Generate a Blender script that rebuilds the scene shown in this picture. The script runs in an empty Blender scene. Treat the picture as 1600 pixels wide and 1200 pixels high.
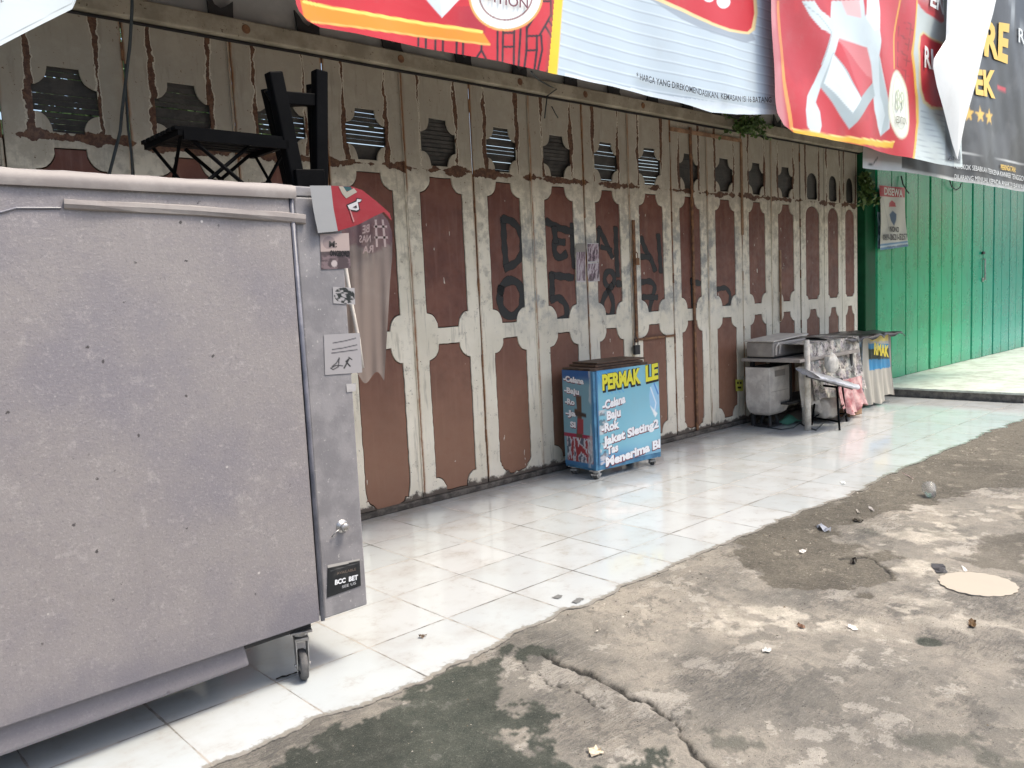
import bpy, math, random
import numpy as np
from mathutils import Vector, Matrix
R = math.radians
random.seed(7)
scene = bpy.context.scene
col = bpy.data.collections.new("place"); scene.collection.children.link(col)

# ------------------------------------------------------------------ camera
F_PX, YAW, PITCH, ROLL, DIST, EYE = 1300.331, .74607, -.10491, -.0476, 4.58634, 1.40
_fw = Vector((math.sin(YAW)*math.cos(PITCH), math.cos(YAW)*math.cos(PITCH), math.sin(PITCH)))
_r0 = Vector((math.cos(YAW), -math.sin(YAW), 0)); _u0 = _r0.cross(_fw)
_rt = math.cos(ROLL)*_r0 + math.sin(ROLL)*_u0
_up = -math.sin(ROLL)*_r0 + math.cos(ROLL)*_u0
cam = bpy.data.objects.new("camera", bpy.data.cameras.new("camera")); col.objects.link(cam)
m = Matrix((_rt, _up, -_fw)).transposed().to_4x4(); m.translation = Vector((0, -DIST, EYE))
cam.matrix_world = m
cam.data.sensor_width = 36; cam.data.lens = 36*F_PX/1600; cam.data.clip_start = .05; cam.data.clip_end = 500
scene.camera = cam

# ------------------------------------------------------------------ world, sun, exposure
SUN_EL, SUN_AZ = 62, 140          # azimuth clockwise from +Y
w = bpy.data.worlds.new("World"); scene.world = w; w.use_nodes = True
sky = w.node_tree.nodes.new('ShaderNodeTexSky'); sky.sky_type = 'NISHITA'; sky.sun_disc = False
sky.sun_elevation = R(SUN_EL); sky.sun_rotation = R(SUN_AZ)
sky.air_density = 1.2; sky.dust_density = 4.0; sky.ozone_density = 1.0
bg = w.node_tree.nodes['Background']; bg.inputs['Strength'].default_value = .15
w.node_tree.links.new(sky.outputs[0], bg.inputs['Color'])
sd = bpy.data.lights.new("sun", 'SUN'); sd.energy = 1.9; sd.angle = R(14); sd.color = (1, .91, .77)
sun = bpy.data.objects.new("sun", sd); col.objects.link(sun)
d = Vector((math.sin(R(SUN_AZ))*math.cos(R(SUN_EL)), math.cos(R(SUN_AZ))*math.cos(R(SUN_EL)), math.sin(R(SUN_EL))))
sun.rotation_euler = d.to_track_quat('Z', 'Y').to_euler(); sun.location = d*20
scene.view_settings.view_transform = 'Standard'; scene.view_settings.look = 'None'
scene.view_settings.exposure = 1.02; scene.view_settings.gamma = 1
try:
    scene.cycles.max_bounces = 10; scene.cycles.diffuse_bounces = 6
except Exception: pass

# ------------------------------------------------------------------ measured positions
def _ray(x, y): return _fw + _rt*((x-800)/F_PX) - _up*((y-600)/F_PX)
def W(x, y, Y=0.0):               # measured point on the upright plane at depth Y
    d = _ray(x, y); t = (Y+DIST)/d.y; return Vector((d.x*t, Y, EYE+d.z*t))
def FL(x, y, z=0.0):              # measured point on the level z
    d = _ray(x, y); t = (z-EYE)/d.z; return Vector((d.x*t, -DIST+d.y*t, z))
_A = np.array([list(_rt), list(_up), list(_fw)])
def to_px(P):
    P = np.asarray(P, float)-np.array([0, -DIST, EYE]); c = P @ _A.T
    return 800+F_PX*c[:, 0]/c[:, 2], 600-F_PX*c[:, 1]/c[:, 2]

# ------------------------------------------------------------------ mesh helpers
def lin(c):                        # 0-255 display colour to linear
    return tuple((v/255/12.92 if v/255 <= .04045 else ((v/255+.055)/1.055)**2.4) for v in c)
class MB:
    def __init__(s): s.v = []; s.f = []; s.c = []; s.m = []; s.n = 0
    def add(s, v, f, c=(1, 1, 1), mi=0):
        v = np.asarray([tuple(p) for p in v] if not isinstance(v, np.ndarray) else v, float).reshape(-1, 3); s.v.append(v)
        if isinstance(f, np.ndarray): s.f += (f+s.n).tolist()
        else: s.f += [tuple(i+s.n for i in q) for q in f]
        s.m += [mi]*len(f)
        c = np.asarray(c, float)
        s.c.append(np.tile(c, (len(v), 1)) if c.ndim == 1 else c); s.n += len(v); return s
    def box(s, x0, x1, y0, y1, z0, z1, c=(1, 1, 1), M=None, mi=0):
        v = [Vector((x, y, z)) for x in (x0, x1) for y in (y0, y1) for z in (z0, z1)]
        if M is not None: v = [M @ p for p in v]
        return s.add(v, [(0, 1, 3, 2), (4, 6, 7, 5), (0, 4, 5, 1), (2, 3, 7, 6), (0, 2, 6, 4), (1, 5, 7, 3)], c, mi)
    def tube(s, pts, r, n=8, c=(1, 1, 1), mi=0, cap=True):
        pts = [Vector(p) for p in pts]; rs = r if isinstance(r, (list, tuple)) else [r]*len(pts)
        V = []; up = None
        for i, p in enumerate(pts):
            t = (pts[min(i+1, len(pts)-1)]-pts[max(i-1, 0)]).normalized()
            if up is None:
                up = Vector((0, 0, 1)) if abs(t.z) < .9 else Vector((1, 0, 0))
            a = t.cross(up)
            if a.length < 1e-5: a = t.orthogonal()
            a.normalize(); b = a.cross(t).normalized(); up = b
            V += [p+(a*math.cos(k*2*math.pi/n)+b*math.sin(k*2*math.pi/n))*rs[i] for k in range(n)]
        F = [(i*n+k, i*n+(k+1) % n, (i+1)*n+(k+1) % n, (i+1)*n+k) for i in range(len(pts)-1) for k in range(n)]
        if cap: F += [tuple(range(n))[::-1], tuple((len(pts)-1)*n+k for k in range(n))]
        return s.add(V, F, c, mi)
    def lathe(s, prof, n=24, M=None, c=(1, 1, 1), mi=0):
        V = [Vector((r*math.cos(k*2*math.pi/n), r*math.sin(k*2*math.pi/n), z)) for r, z in prof for k in range(n)]
        if M is not None: V = [M @ p for p in V]
        F = [(i*n+k, i*n+(k+1) % n, (i+1)*n+(k+1) % n, (i+1)*n+k) for i in range(len(prof)-1) for k in range(n)]
        return s.add(V, F, c, mi)
    def plate(s, poly, y0, y1, c=(1, 1, 1), mi=0):      # polygon in XZ given thickness in Y
        n = len(poly); V = [Vector((x, y0, z)) for x, z in poly]+[Vector((x, y1, z)) for x, z in poly]
        F = [tuple(range(n)), tuple(range(2*n-1, n-1, -1))]+[(i, (i+1) % n, n+(i+1) % n, n+i) for i in range(n)]
        return s.add(V, F, c, mi)
    def build(s, name, mats, parent=None, bevel=0, smooth=False, loc=None):
        me = bpy.data.meshes.new(name)
        V = np.concatenate(s.v); 
        me.from_pydata(V.tolist(), [], s.f)
        ca = me.color_attributes.new('Col', 'FLOAT_COLOR', 'POINT')
        C = np.ones((len(V), 4)); C[:, :3] = np.concatenate(s.c); ca.data.foreach_set('color', C.ravel())
        mats = mats if isinstance(mats, (list, tuple)) else [mats]
        for q in mats: me.materials.append(q)
        me.polygons.foreach_set('material_index', s.m)
        if smooth: me.polygons.foreach_set('use_smooth', [True]*len(me.polygons))
        me.update(); o = bpy.data.objects.new(name, me); col.objects.link(o)
        if parent is not None: o.parent = parent; 
        if loc is not None: o.location = loc
        if bevel:
            b = o.modifiers.new('bevel', 'BEVEL'); b.width = bevel; b.segments = 2; b.limit_method = 'ANGLE'; b.angle_limit = R(40)
        return o
def tag(o, label=None, cat=None, group=None, kind=None):
    if label: o['label'] = label
    if cat: o['category'] = cat
    if group: o['group'] = group
    if kind: o['kind'] = kind
    return o
def thing(name, label, cat, loc=(0, 0, 0), rz=0, group=None):
    o = bpy.data.objects.new(name, None); col.objects.link(o); o.location = loc; o.rotation_euler = (0, 0, rz)
    o.empty_display_size = .1
    return tag(o, label, cat, group)

# numpy noise
def vnoise(x, y, seed=0):
    ix = np.floor(x); iy = np.floor(y); fx = x-ix; fy = y-iy
    fx = fx*fx*(3-2*fx); fy = fy*fy*(3-2*fy)
    def h(a, b):
        q = np.sin(a*127.1+b*311.7+seed*74.7)*43758.5453; return q-np.floor(q)
    return (h(ix, iy)*(1-fx)+h(ix+1, iy)*fx)*(1-fy)+(h(ix, iy+1)*(1-fx)+h(ix+1, iy+1)*fx)*fy
def fbm(x, y, seed=0, o=5, pr=.5):
    s = 0; a = .5
    for i in range(o): s = s+a*vnoise(x*2**i, y*2**i, seed+i*3); a *= pr
    return s
def inpoly(x, y, poly):
    r = np.zeros(x.shape, bool); n = len(poly)
    for i in range(n):
        x1, y1 = poly[i]; x2, y2 = poly[(i+1) % n]
        if y1 == y2: continue
        c = ((y1 > y) != (y2 > y)) & (x < (x2-x1)*(y-y1)/(y2-y1)+x1); r ^= c
    return r
def dseg(x, y, pts, closed=False):
    d = np.full(x.shape, 1e9); n = len(pts)
    for i in range(n if closed else n-1):
        x1, y1 = pts[i]; x2, y2 = pts[(i+1) % n]; L = (x2-x1)**2+(y2-y1)**2+1e-12
        t = np.clip(((x-x1)*(x2-x1)+(y-y1)*(y2-y1))/L, 0, 1)
        d = np.minimum(d, np.hypot(x-x1-t*(x2-x1), y-y1-t*(y2-y1)))
    return d
def sst(x, a, b):
    t = np.clip((x-a)/(b-a), 0, 1); return t*t*(3-2*t)
_tc = {}
def text2d(txt, bold=0.0):          # lettering as a flat mesh: unit height, verts (n,2), faces, width
    k = (txt, bold)
    if k in _tc: return _tc[k]
    cu = bpy.data.curves.new('t', 'FONT'); cu.body = txt; cu.size = 1; cu.offset = bold; cu.resolution_u = 3
    o = bpy.data.objects.new('t', cu); col.objects.link(o); bpy.context.view_layer.update()
    me = bpy.data.meshes.new_from_object(o)
    v = np.zeros(len(me.vertices)*3); me.vertices.foreach_get('co', v); v = v.reshape(-1, 3)[:, :2]
    f = [tuple(p.vertices) for p in me.polygons]
    bpy.data.objects.remove(o); bpy.data.curves.remove(cu); bpy.data.meshes.remove(me)
    x0 = v[:, 0].min(); v[:, 0] -= x0; v[:, 1] /= .69
    _tc[k] = (v, f, v[:, 0].max()); return _tc[k]
def letter(mb, txt, quad, c, bold=.0, mirror=False, grow=0):
    """text stretched over quad = bottom-left, bottom-right, top-right, top-left (3D points)"""
    v, f, wd = text2d(txt, bold); bl, br, tr, tl = [np.array(q, float) for q in quad]
    s = v[:, 0]/wd; t = v[:, 1]
    if mirror: s = 1-s
    P = (bl[None]*(1-s)[:, None]+br[None]*s[:, None])*(1-t)[:, None]+(tl[None]*(1-s)[:, None]+tr[None]*s[:, None])*t[:, None]
    mb.add(P, f, c)

# ------------------------------------------------------------------ material helper
class G:
    def __init__(s, name):
        s.m = bpy.data.materials.new(name); s.m.use_nodes = True; s.t = s.m.node_tree; s.N = s.t.nodes; s.p = s.N['Principled BSDF']
    def set(s, sock, v):
        if isinstance(v, bpy.types.NodeSocket): s.t.links.new(v, sock)
        elif isinstance(v, (tuple, list)) and len(v) == 3 and sock.type == 'RGBA': sock.default_value = (*v, 1)
        else: sock.default_value = v
    def n(s, ty, ins=None, **pr):
        o = s.N.new('ShaderNode'+ty)
        for k, v in pr.items(): setattr(o, k, v)
        for k, v in (ins or {}).items(): s.set(o.inputs[k], v)
        return o
    def ma(s, op, a, b=0.0, c=0.0, clamp=False):
        o = s.n('Math', {0: a, 1: b, 2: c}, operation=op); o.use_clamp = clamp; return o.outputs[0]
    def mul(s, a, b): return s.ma('MULTIPLY', a, b)
    def ad(s, a, b): return s.ma('ADD', a, b)
    def sm(s, x, a, b, lo=0.0, hi=1.0):
        return s.n('MapRange', {0: x, 1: a, 2: b, 3: lo, 4: hi}, interpolation_type='SMOOTHSTEP').outputs[0]
    def obj(s): return s.n('TexCoord').outputs['Object']
    def pos(s): return s.n('NewGeometry').outputs['Position']
    def xyz(s, v): return s.n('SeparateXYZ', {0: v}).outputs
    def vec(s, x, y, z): return s.n('CombineXYZ', {0: x, 1: y, 2: z}).outputs[0]
    def vm(s, op, a, b): return s.n('VectorMath', {0: a, 1: b}, operation=op).outputs[0]
    def rand(s): return s.n('ObjectInfo').outputs['Random']
    def noise(s, v, sc, det=4, ro=.55, dist=0.0): return s.n('TexNoise', {'Vector': v, 'Scale': sc, 'Detail': det, 'Roughness': ro, 'Distortion': dist}).outputs[0]
    def vor(s, v, sc, out='Distance', **k): return s.n('TexVoronoi', {'Vector': v, 'Scale': sc}, **k).outputs[out]
    def mix(s, f, a, b):
        o = s.n('Mix', data_type='RGBA'); s.set(o.inputs[0], f); s.set(o.inputs[6], a); s.set(o.inputs[7], b); return o.outputs[2]
    def bump(s, h, st=.3, di=.01, nrm=None):
        i = {'Height': h, 'Strength': st, 'Distance': di}
        if nrm is not None: i['Normal'] = nrm
        return s.n('Bump', i).outputs[0]
    def fin(s, c, ro=.6, nrm=None, metal=0.0, spec=None, **k):
        s.set(s.p.inputs['Base Color'], c); s.set(s.p.inputs['Roughness'], ro); s.set(s.p.inputs['Metallic'], metal)
        if nrm is not None: s.set(s.p.inputs['Normal'], nrm)
        if spec is not None: s.set(s.p.inputs['Specular IOR Level'], spec)
        for a, b in k.items(): s.set(s.p.inputs[a.replace('_', ' ')], b)
        return s.m
    def attr(s): return s.n('Attribute', attribute_name='Col').outputs['Color']

def worn(name, c, c2, ro=.6, sc=6, bump=.2, metal=0.0, speck=None, spec=.5):   # generic worn surface of two tones
    g = G(name); v = g.vm('ADD', g.obj(), g.vec(g.mul(g.rand(), 9.0), 0.0, 0.0))
    n = g.noise(v, sc, 6, .65); cc = g.mix(g.sm(n, .38, .64), c, c2); n2 = g.noise(v, sc*9, 3, .6)
    if speck: cc = g.mix(g.sm(n2, .66, .72), cc, speck)
    return g.fin(cc, g.sm(n, .2, .8, ro-.1, ro+.12), g.bump(n2, bump, .004), metal, spec)
def print_mat(name, ro=.4, dirt=.25):                     # printed vinyl: printed colours from the mesh, a little dust
    g = G(name); v = g.obj(); n = g.noise(v, 5, 6, .65); n2 = g.noise(g.vm('MULTIPLY', v, (1, 1, 6.)), 2.5, 4)
    cc = g.mix(g.mul(g.sm(n, .45, .8), dirt), g.mix(.1, g.attr(), (.02, .02, .02)), (.3, .28, .25))
    return g.fin(cc, ro, g.bump(n2, .12, .01), spec=.4)

M = {}
# --- cream leaf paint with rust and grime; leaf-local coordinates, x -0.29..0.29, z 0..2.9
g = G('chipped_cream_paint'); o = g.obj(); X, Y, Z = g.xyz(o)
v = g.vm('ADD', o, g.vec(g.mul(g.rand(), 37.0), 0.0, g.mul(g.rand(), 13.0)))
n1 = g.noise(v, 2.2, 6, .6); n2 = g.noise(v, 9, 6, .7); n3 = g.noise(v, 45, 4, .7)
vs = g.vm('MULTIPLY', v, (1, 1, .12)); ns = g.noise(vs, 26, 5, .6); nb = g.noise(g.vm('MULTIPLY', v, (1., 1., .35)), 7, 4)
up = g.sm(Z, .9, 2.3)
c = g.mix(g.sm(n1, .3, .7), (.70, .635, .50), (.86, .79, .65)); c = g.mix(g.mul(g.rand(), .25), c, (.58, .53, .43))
c = g.mix(g.mul(g.sm(g.ad(n2, g.mul(up, .17)), .56, .74), .5), c, (.25, .22, .175))      # grey grime; its thickening high up paints in the canopy shade
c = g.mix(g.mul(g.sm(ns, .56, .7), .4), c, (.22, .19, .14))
c = g.mix(g.mul(g.sm(g.ad(Z, g.mul(n1, .3)), 2.2, 2.6), .62), c, g.mix(g.sm(n2, .4, .6), (.18, .16, .13), (.31, .275, .22)))  # leaf heads darkened: mottled grime with the canopy shade painted in
ax = g.ma('ABSOLUTE', X)
# dark rust strips each side of the louvre
wv = g.noise(g.vm('MULTIPLY', v, (.4, 1, 1.6)), 6, 5, .7)
dst = g.ma('ABSOLUTE', g.ma('SUBTRACT', g.ad(ax, g.mul(g.ma('SUBTRACT', wv, .5), .05)), .158))
wid = g.sm(nb, .38, .68, .001, .03)
k1 = g.mul(g.ma('LESS_THAN', g.ad(dst, g.mul(g.ma('SUBTRACT', n3, .5), .012)), wid), g.ma('GREATER_THAN', Z, 2.3))
dz = g.ma('ABSOLUTE', g.ma('SUBTRACT', g.ad(Z, g.mul(g.ma('SUBTRACT', n2, .5), .05)), 2.285))
k2 = g.ma('LESS_THAN', g.ad(dz, g.mul(g.ma('SUBTRACT', n3, .5), .03)), g.sm(g.noise(v, 5, 3), .36, .66, -.004, .04))
rust = g.mix(g.sm(n3, .4, .62), (.075, .032, .018), (.15, .075, .04))
chip = g.ma('MULTIPLY', g.ma('GREATER_THAN', g.ad(n3, g.mul(n2, .35)), .86), 1.0)
k3 = g.mul(g.ma('GREATER_THAN', g.ad(g.noise(v, 70, 3, .7), g.mul(g.sm(n2, .3, .7), .22)), .83), 1.0)
# seam rust: thin orange runs beside the fold
sx = g.ma('SUBTRACT', .292, ax)
k4 = g.mul(g.sm(g.ad(sx, g.mul(g.ma('SUBTRACT', n2, .5), .03)), .020, .002), g.sm(g.noise(g.vm('MULTIPLY', v, (1, 1, .5)), 3, 4), .36, .5))
k5 = g.sm(g.ad(Z, g.mul(g.ma('SUBTRACT', n2, .5), .16)), .092, .066)          # rotten foot
edge = g.mul(g.ma('LESS_THAN', g.ad(dst, g.mul(g.ma('SUBTRACT', n3, .5), .012)), g.ad(wid, .006)), g.ma('GREATER_THAN', Z, 2.3))
c = g.mix(g.mul(edge, .6), c, (.66, .62, .5)); c = g.mix(k1, c, rust); c = g.mix(k2, c, rust)
c = g.mix(k3, c, (.13, .075, .045)); c = g.mix(g.mul(k4, .95), c, g.mix(n3, (.11, .045, .018), (.42, .17, .04))); c = g.mix(k5, c, g.mix(n2, (.05, .035, .028), (.17, .14, .11)))
Xw = g.xyz(g.pos())[0]; msk = g.mul(g.mul(g.sm(Xw, 3.9, 4.5), g.sm(Xw, 7.8, 7.1)), g.mul(g.sm(Z, 1.0, 1.35), g.sm(Z, 2.15, 1.85)))
c = g.mix(g.mul(g.mul(msk, g.sm(g.noise(v, 4.5, 6, .7), .42, .62)), .6), c, (.21, .23, .25))
h = g.ad(g.mul(n3, .3), g.mul(g.ma('ADD', k1, k2), -.8))
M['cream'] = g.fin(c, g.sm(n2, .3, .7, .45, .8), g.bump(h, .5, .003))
# --- maroon panel paint
g = G('faded_maroon_paint'); o = g.obj(); X, Y, Z = g.xyz(o)
v = g.vm('ADD', o, g.vec(g.mul(g.rand(), 37.0), 0.0, g.mul(g.rand(), 13.0)))
n1 = g.noise(v, 3, 6, .6); n2 = g.noise(v, 14, 5, .7); n3 = g.noise(v, 60, 3); ns = g.noise(g.vm('MULTIPLY', v, (1, 1, .08)), 30, 4)
c = g.mix(g.sm(n1, .35, .68), (.125, .040, .026), (.19, .074, .048)); c = g.mix(g.mul(g.sm(g.noise(v, 5, 7, .75), .5, .66), .5), c, (.085, .03, .022))
c = g.mix(g.mul(g.sm(ns, .5, .72), .35), c, (.24, .12, .085))
c = g.mix(g.mul(g.sm(Z, 1.5, .2), .75), c, (.28, .15, .092))
c = g.mix(g.ma('GREATER_THAN', g.ad(n3, g.mul(n2, .3)), .93), c, (.09, .045, .03))
c = g.mix(g.ma('GREATER_THAN', g.ad(g.noise(g.vm('MULTIPLY', v, (1, 1, .3)), 40, 2), g.mul(g.noise(v, 2.5, 2), .4)), .97), c, (.6, .55, .47))
M['maroon'] = g.fin(c, g.sm(n2, .3, .7, .42, .7), g.bump(n2, .25, .003))
# --- spray paint, thin at the rim
g = G('black_spray_paint'); a = g.xyz(g.attr())[0]; n = g.noise(g.obj(), 120, 3)
g.fin((.012, .012, .013), .55); g.set(g.p.inputs['Alpha'], g.mul(g.sm(g.ad(a, g.mul(g.ma('SUBTRACT', n, .5), .5)), .08, .55), g.sm(g.noise(g.obj(), 16, 4), .25, .5, .88, 1.0))); M['spray'] = g.m
# --- glazed floor tile
TX, TY, TS = 1.75489, -1.74845, .40864
g = G('white_glazed_tile'); p = g.pos(); X, Y, Z = g.xyz(p)
wob = g.mul(g.ma('SUBTRACT', g.noise(p, 9, 3), .5), .012)
u = g.ma('DIVIDE', g.ad(g.ma('SUBTRACT', X, TX), g.mul(wob, .3)), TS); vv = g.ma('DIVIDE', g.ad(g.ma('SUBTRACT', Y, TY), g.mul(wob, .3)), TS)
def dedge(a):
    f = g.ma('FRACT', a); return g.mul(g.ma('MINIMUM', f, g.ma('SUBTRACT', 1.0, f)), TS)
de = g.ma('MINIMUM', dedge(u), dedge(vv))
n1 = g.noise(p, 3.5, 5, .65); n2 = g.noise(p, 30, 5, .7); n3 = g.noise(p, 140, 3, .7)
gw = g.sm(g.noise(p, 5, 4, .7), .36, .70, .0016, .0058)
gr = g.ma('LESS_THAN', g.ad(de, g.mul(g.ma('SUBTRACT', n2, .5), .003)), gw)
cell = g.vec(g.ma('FLOOR', u), g.ma('FLOOR', vv), 0.0)
wn = g.n('TexWhiteNoise', {'Vector': cell}, noise_dimensions='3D'); rc = wn.outputs['Color']; rv = wn.outputs['Value']
dt = g.xyz(g.attr())[0]; c = g.mix(rv, (.44, .475, .485), (.51, .53, .535))
c = g.mix(g.mul(g.sm(n1, .42, .72), .42), c, (.36, .345, .31))
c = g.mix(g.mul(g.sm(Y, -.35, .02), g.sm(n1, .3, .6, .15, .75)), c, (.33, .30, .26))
c = g.mix(g.mul(g.sm(de, .03, .0), g.sm(n2, .45, .7, .0, .35)), c, (.32, .29, .24))
c = g.mix(g.mul(g.ma('GREATER_THAN', g.ad(n3, g.mul(n1, .25)), .86), .8), c, (.22, .20, .17))
c = g.mix(g.mul(gr, .93), c, g.mix(g.sm(g.noise(p, 3.1, 5, .7), .4, .6), (.07, .065, .06), (.36, .33, .29)))
c = g.mix(g.mul(g.sm(g.ad(dt, g.mul(g.ma('SUBTRACT', n2, .5), 1.1)), .45, .75), .85), c, g.mix(n2, (.11, .10, .085), (.3, .27, .22)))
c = g.mix(g.mul(g.sm(g.noise(p, 7, 8, .8), .54, .68), .34), c, (.33, .30, .25))
tilt = g.vm('MULTIPLY', g.vm('SUBTRACT', rc, (.5, .5, .5)), (.008, .008, 0.))
nb = g.vm('NORMALIZE', g.vm('ADD', g.n('NewGeometry').outputs['Normal'], tilt), (0, 0, 0))
ro = g.ad(g.sm(g.noise(p, 2.2, 5, .7), .35, .8, .05, .24), g.mul(gr, .5))
M['tile'] = g.fin(c, ro, g.bump(g.mul(gr, -1.0), .3, .002, nb), spec=.8)
# --- broken concrete and soil; masks R soil, G moss/dark, B pale
g = G('broken_concrete'); p = g.pos(); X, Y, Z = g.xyz(p); A = g.xyz(g.attr())
off = lambda a, b: g.vm('ADD', p, (a, b, 0.))
n1 = g.noise(p, 1.9, 8, .65); n2 = g.noise(p, 13, 8, .75); n3 = g.noise(p, 60, 6, .8); n4 = g.noise(p, 260, 3, .8)
rot = g.n('Mapping', {'Vector': g.vm('ADD', p, g.vm('MULTIPLY', g.vec(n1, n2, 0.), (.25, .06, 0.))), 'Rotation': (0, 0, R(-24)), 'Scale': (1.1, 10., 1.)}).outputs[0]
st = g.noise(rot, 14, 7, .8, .3); sw = g.sm(g.noise(off(4., 7.), 1.1, 4), .42, .6)
base = g.mix(g.sm(n1, .35, .65), (.25, .233, .198), (.41, .37, .305))
base = g.mix(g.mul(g.sm(n2, .50, .58), .45), base, (.19, .18, .16))
base = g.mix(g.mul(g.sm(g.noise(off(2., 5.), 3.6, 9, .72), .545, .575), .62), base, (.155, .148, .128))
base = g.mix(g.mul(g.sm(g.noise(off(9., 3.), 3.2, 9, .72), .55, .585), .65), base, (.55, .51, .44))
base = g.mix(g.mul(g.mul(g.sm(st, .50, .60), .75), sw), base, (.12, .12, .118)); base = g.mix(g.mul(g.mul(g.sm(st, .46, .38), .5), sw), base, (.52, .50, .45))
pale = g.mix(g.sm(n2, .38, .62), (.44, .405, .335), (.62, .57, .48)); pale = g.mix(g.mul(g.sm(g.noise(off(1., 8.), 6, 9, .75), .55, .59), .5), pale, (.27, .25, .205))
soil = g.mix(g.sm(n2, .3, .7), (.10, .09, .07), (.165, .148, .115)); soil = g.mix(g.mul(g.sm(n3, .54, .62), .8), soil, (.25, .225, .18)); soil = g.mix(g.mul(g.sm(g.noise(off(3., 2.), 7, 9, .78), .58, .61), .75), soil, (.33, .30, .24)); soil = g.mix(g.mul(g.sm(n3, .44, .36), .7), soil, (.05, .045, .036))
moss = g.mix(g.sm(n2, .35, .65), (.046, .056, .043), (.08, .088, .068)); moss = g.mix(g.mul(g.sm(n3, .58, .66), .8), moss, (.20, .20, .17)); moss = g.mix(g.mul(g.sm(n2, .58, .63), .6), moss, (.16, .16, .14))
c = g.mix(A[2], base, pale); c = g.mix(A[1], c, moss); c = g.mix(A[0], c, soil)
cr = g.n('Attribute', attribute_name='crack').outputs['Fac']
c = g.mix(cr, c, (.03, .028, .024))
c = g.mix(g.mul(g.sm(n4, .56, .66), .55), c, (.08, .072, .06)); c = g.mix(g.mul(g.sm(n4, .42, .32), .4), c, (.55, .52, .46))
c = g.mix(g.mul(g.sm(g.vor(p, 55), .16, .11), g.sm(g.noise(p, 9, 3), .5, .56)), c, (.07, .062, .05))
h = g.ad(g.ad(g.mul(n2, 1.0), g.mul(n3, .7)), g.ad(g.mul(g.mul(st, sw), 1.1), g.mul(n4, .25)))
M['ground'] = g.fin(c, .88, g.bump(h, 1.0, .016))
# --- others
M['beam'] = worn('weathered_beam', (.28, .245, .18), (.42, .37, .285), .8, 5, .5, speck=(.10, .06, .035))
M['plaster'] = worn('grey_plaster', (.38, .38, .37), (.5, .5, .48), .85, 2, .3)
M['dark'] = worn('soot_black_metal', (.018, .018, .02), (.035, .034, .034), .6, 8, .3)
M['black'] = worn('black_lacquer', (.0015, .0016, .002), (.003, .0032, .0038), .55, 5, .1, spec=.05)
M['slat'] = worn('dark_slat', (.03, .028, .025), (.06, .055, .048), .5, 14, .3)
M['rust'] = worn('rusted_iron', (.12, .055, .03), (.26, .13, .06), .8, 22, .6)
M['darkrust'] = worn('dark_rust', (.03, .018, .012), (.09, .045, .025), .8, 16, .5)
M['strapiron'] = worn('brown_strap', (.2, .11, .06), (.36, .22, .13), .75, 10, .4)
M['sill'] = worn('grimy_sill', (.05, .043, .036), (.15, .13, .11), .9, 12, .6)
M['roof'] = worn('sheet_roof', (.13, .13, .125), (.22, .22, .21), .6, 4, .2)
M['white_ceiling'] = worn('white_soffit', (.5, .5, .48), (.6, .6, .58), .6, 4, .2)
M['inner'] = worn('dusky_interior', (.05, .05, .048), (.09, .085, .08), .9, 3, .2)
M['cartgrey'] = None
g = G('mauve_grey_laminate'); v = g.obj(); n1 = g.noise(v, 2.2, 6, .65); n2 = g.noise(v, 28, 6, .8); n3 = g.noise(v, 110, 4, .75); Xc, Yc, Zc = g.xyz(v)
c = g.mix(g.sm(g.noise(v, 1.1, 4, .6), .38, .62), (.215, .202, .22), (.252, .231, .227)); c = g.mix(g.sm(n1, .35, .7), c, (.262, .243, .24))
c = g.mix(g.mul(g.sm(n2, .47, .62), .32), c, (.20, .185, .205)); c = g.mix(g.mul(g.sm(g.noise(v, 17, 7, .8), .55, .66), .32), c, (.45, .42, .405)); c = g.mix(g.mul(g.sm(n3, .55, .68), .4), c, (.42, .40, .38))
c = g.mix(g.mul(g.sm(n3, .42, .33), .45), c, (.13, .12, .13))
sp = g.vor(g.vm('ADD', v, g.vm('MULTIPLY', g.vec(n2, n3, n2), (.03, .03, .03))), 16); c = g.mix(g.mul(g.sm(sp, .10, .06), g.sm(g.noise(v, 5, 2), .50, .56)), c, (.06, .055, .055))
c = g.mix(g.mul(g.sm(g.vor(g.vm('ADD', v, (3.3, 0., 1.7)), 9), .055, .03), g.sm(g.noise(v, 3.3, 2), .5, .56)), c, (.58, .55, .52))
dr = g.noise(g.vm('MULTIPLY', v, (1, 1, .07)), 22, 5, .7); c = g.mix(g.mul(g.sm(dr, .55, .72), .12), c, (.17, .155, .16))
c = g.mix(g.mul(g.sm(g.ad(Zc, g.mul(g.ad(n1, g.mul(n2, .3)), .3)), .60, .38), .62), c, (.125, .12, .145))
M['cartgrey'] = g.fin(c, g.sm(n1, .3, .7, .45, .65), g.bump(g.ad(n3, g.mul(n2, .8)), .35, .004))
M['cartpost'] = worn('grey_post', (.185, .18, .19), (.25, .242, .25), .5, 9, .2, speck=(.36, .35, .34))
M['carttrim'] = worn('bluish_trim', (.10, .105, .13), (.18, .18, .21), .45, 7, .2)
M['cartlip'] = worn('wooden_lip', (.24, .215, .205), (.31, .285, .268), .6, 5, .12)
M['print'] = print_mat('printed_vinyl', .42, .12)
M['print_old'] = print_mat('faded_print', .55, .35)
M['rubber'] = worn('grey_rubber', (.06, .06, .062), (.13, .125, .12), .7, 20, .3)
M['steel'] = worn('dull_steel', (.35, .34, .33), (.55, .54, .52), .38, 14, .2, metal=.8)
M['blueframe'] = worn('blue_painted_frame', (.035, .13, .24), (.07, .22, .36), .45, 10, .3, speck=(.3, .18, .1))
M['wood'] = worn('dark_boards', (.06, .033, .02), (.13, .075, .045), .55, 12, .3)
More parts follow.
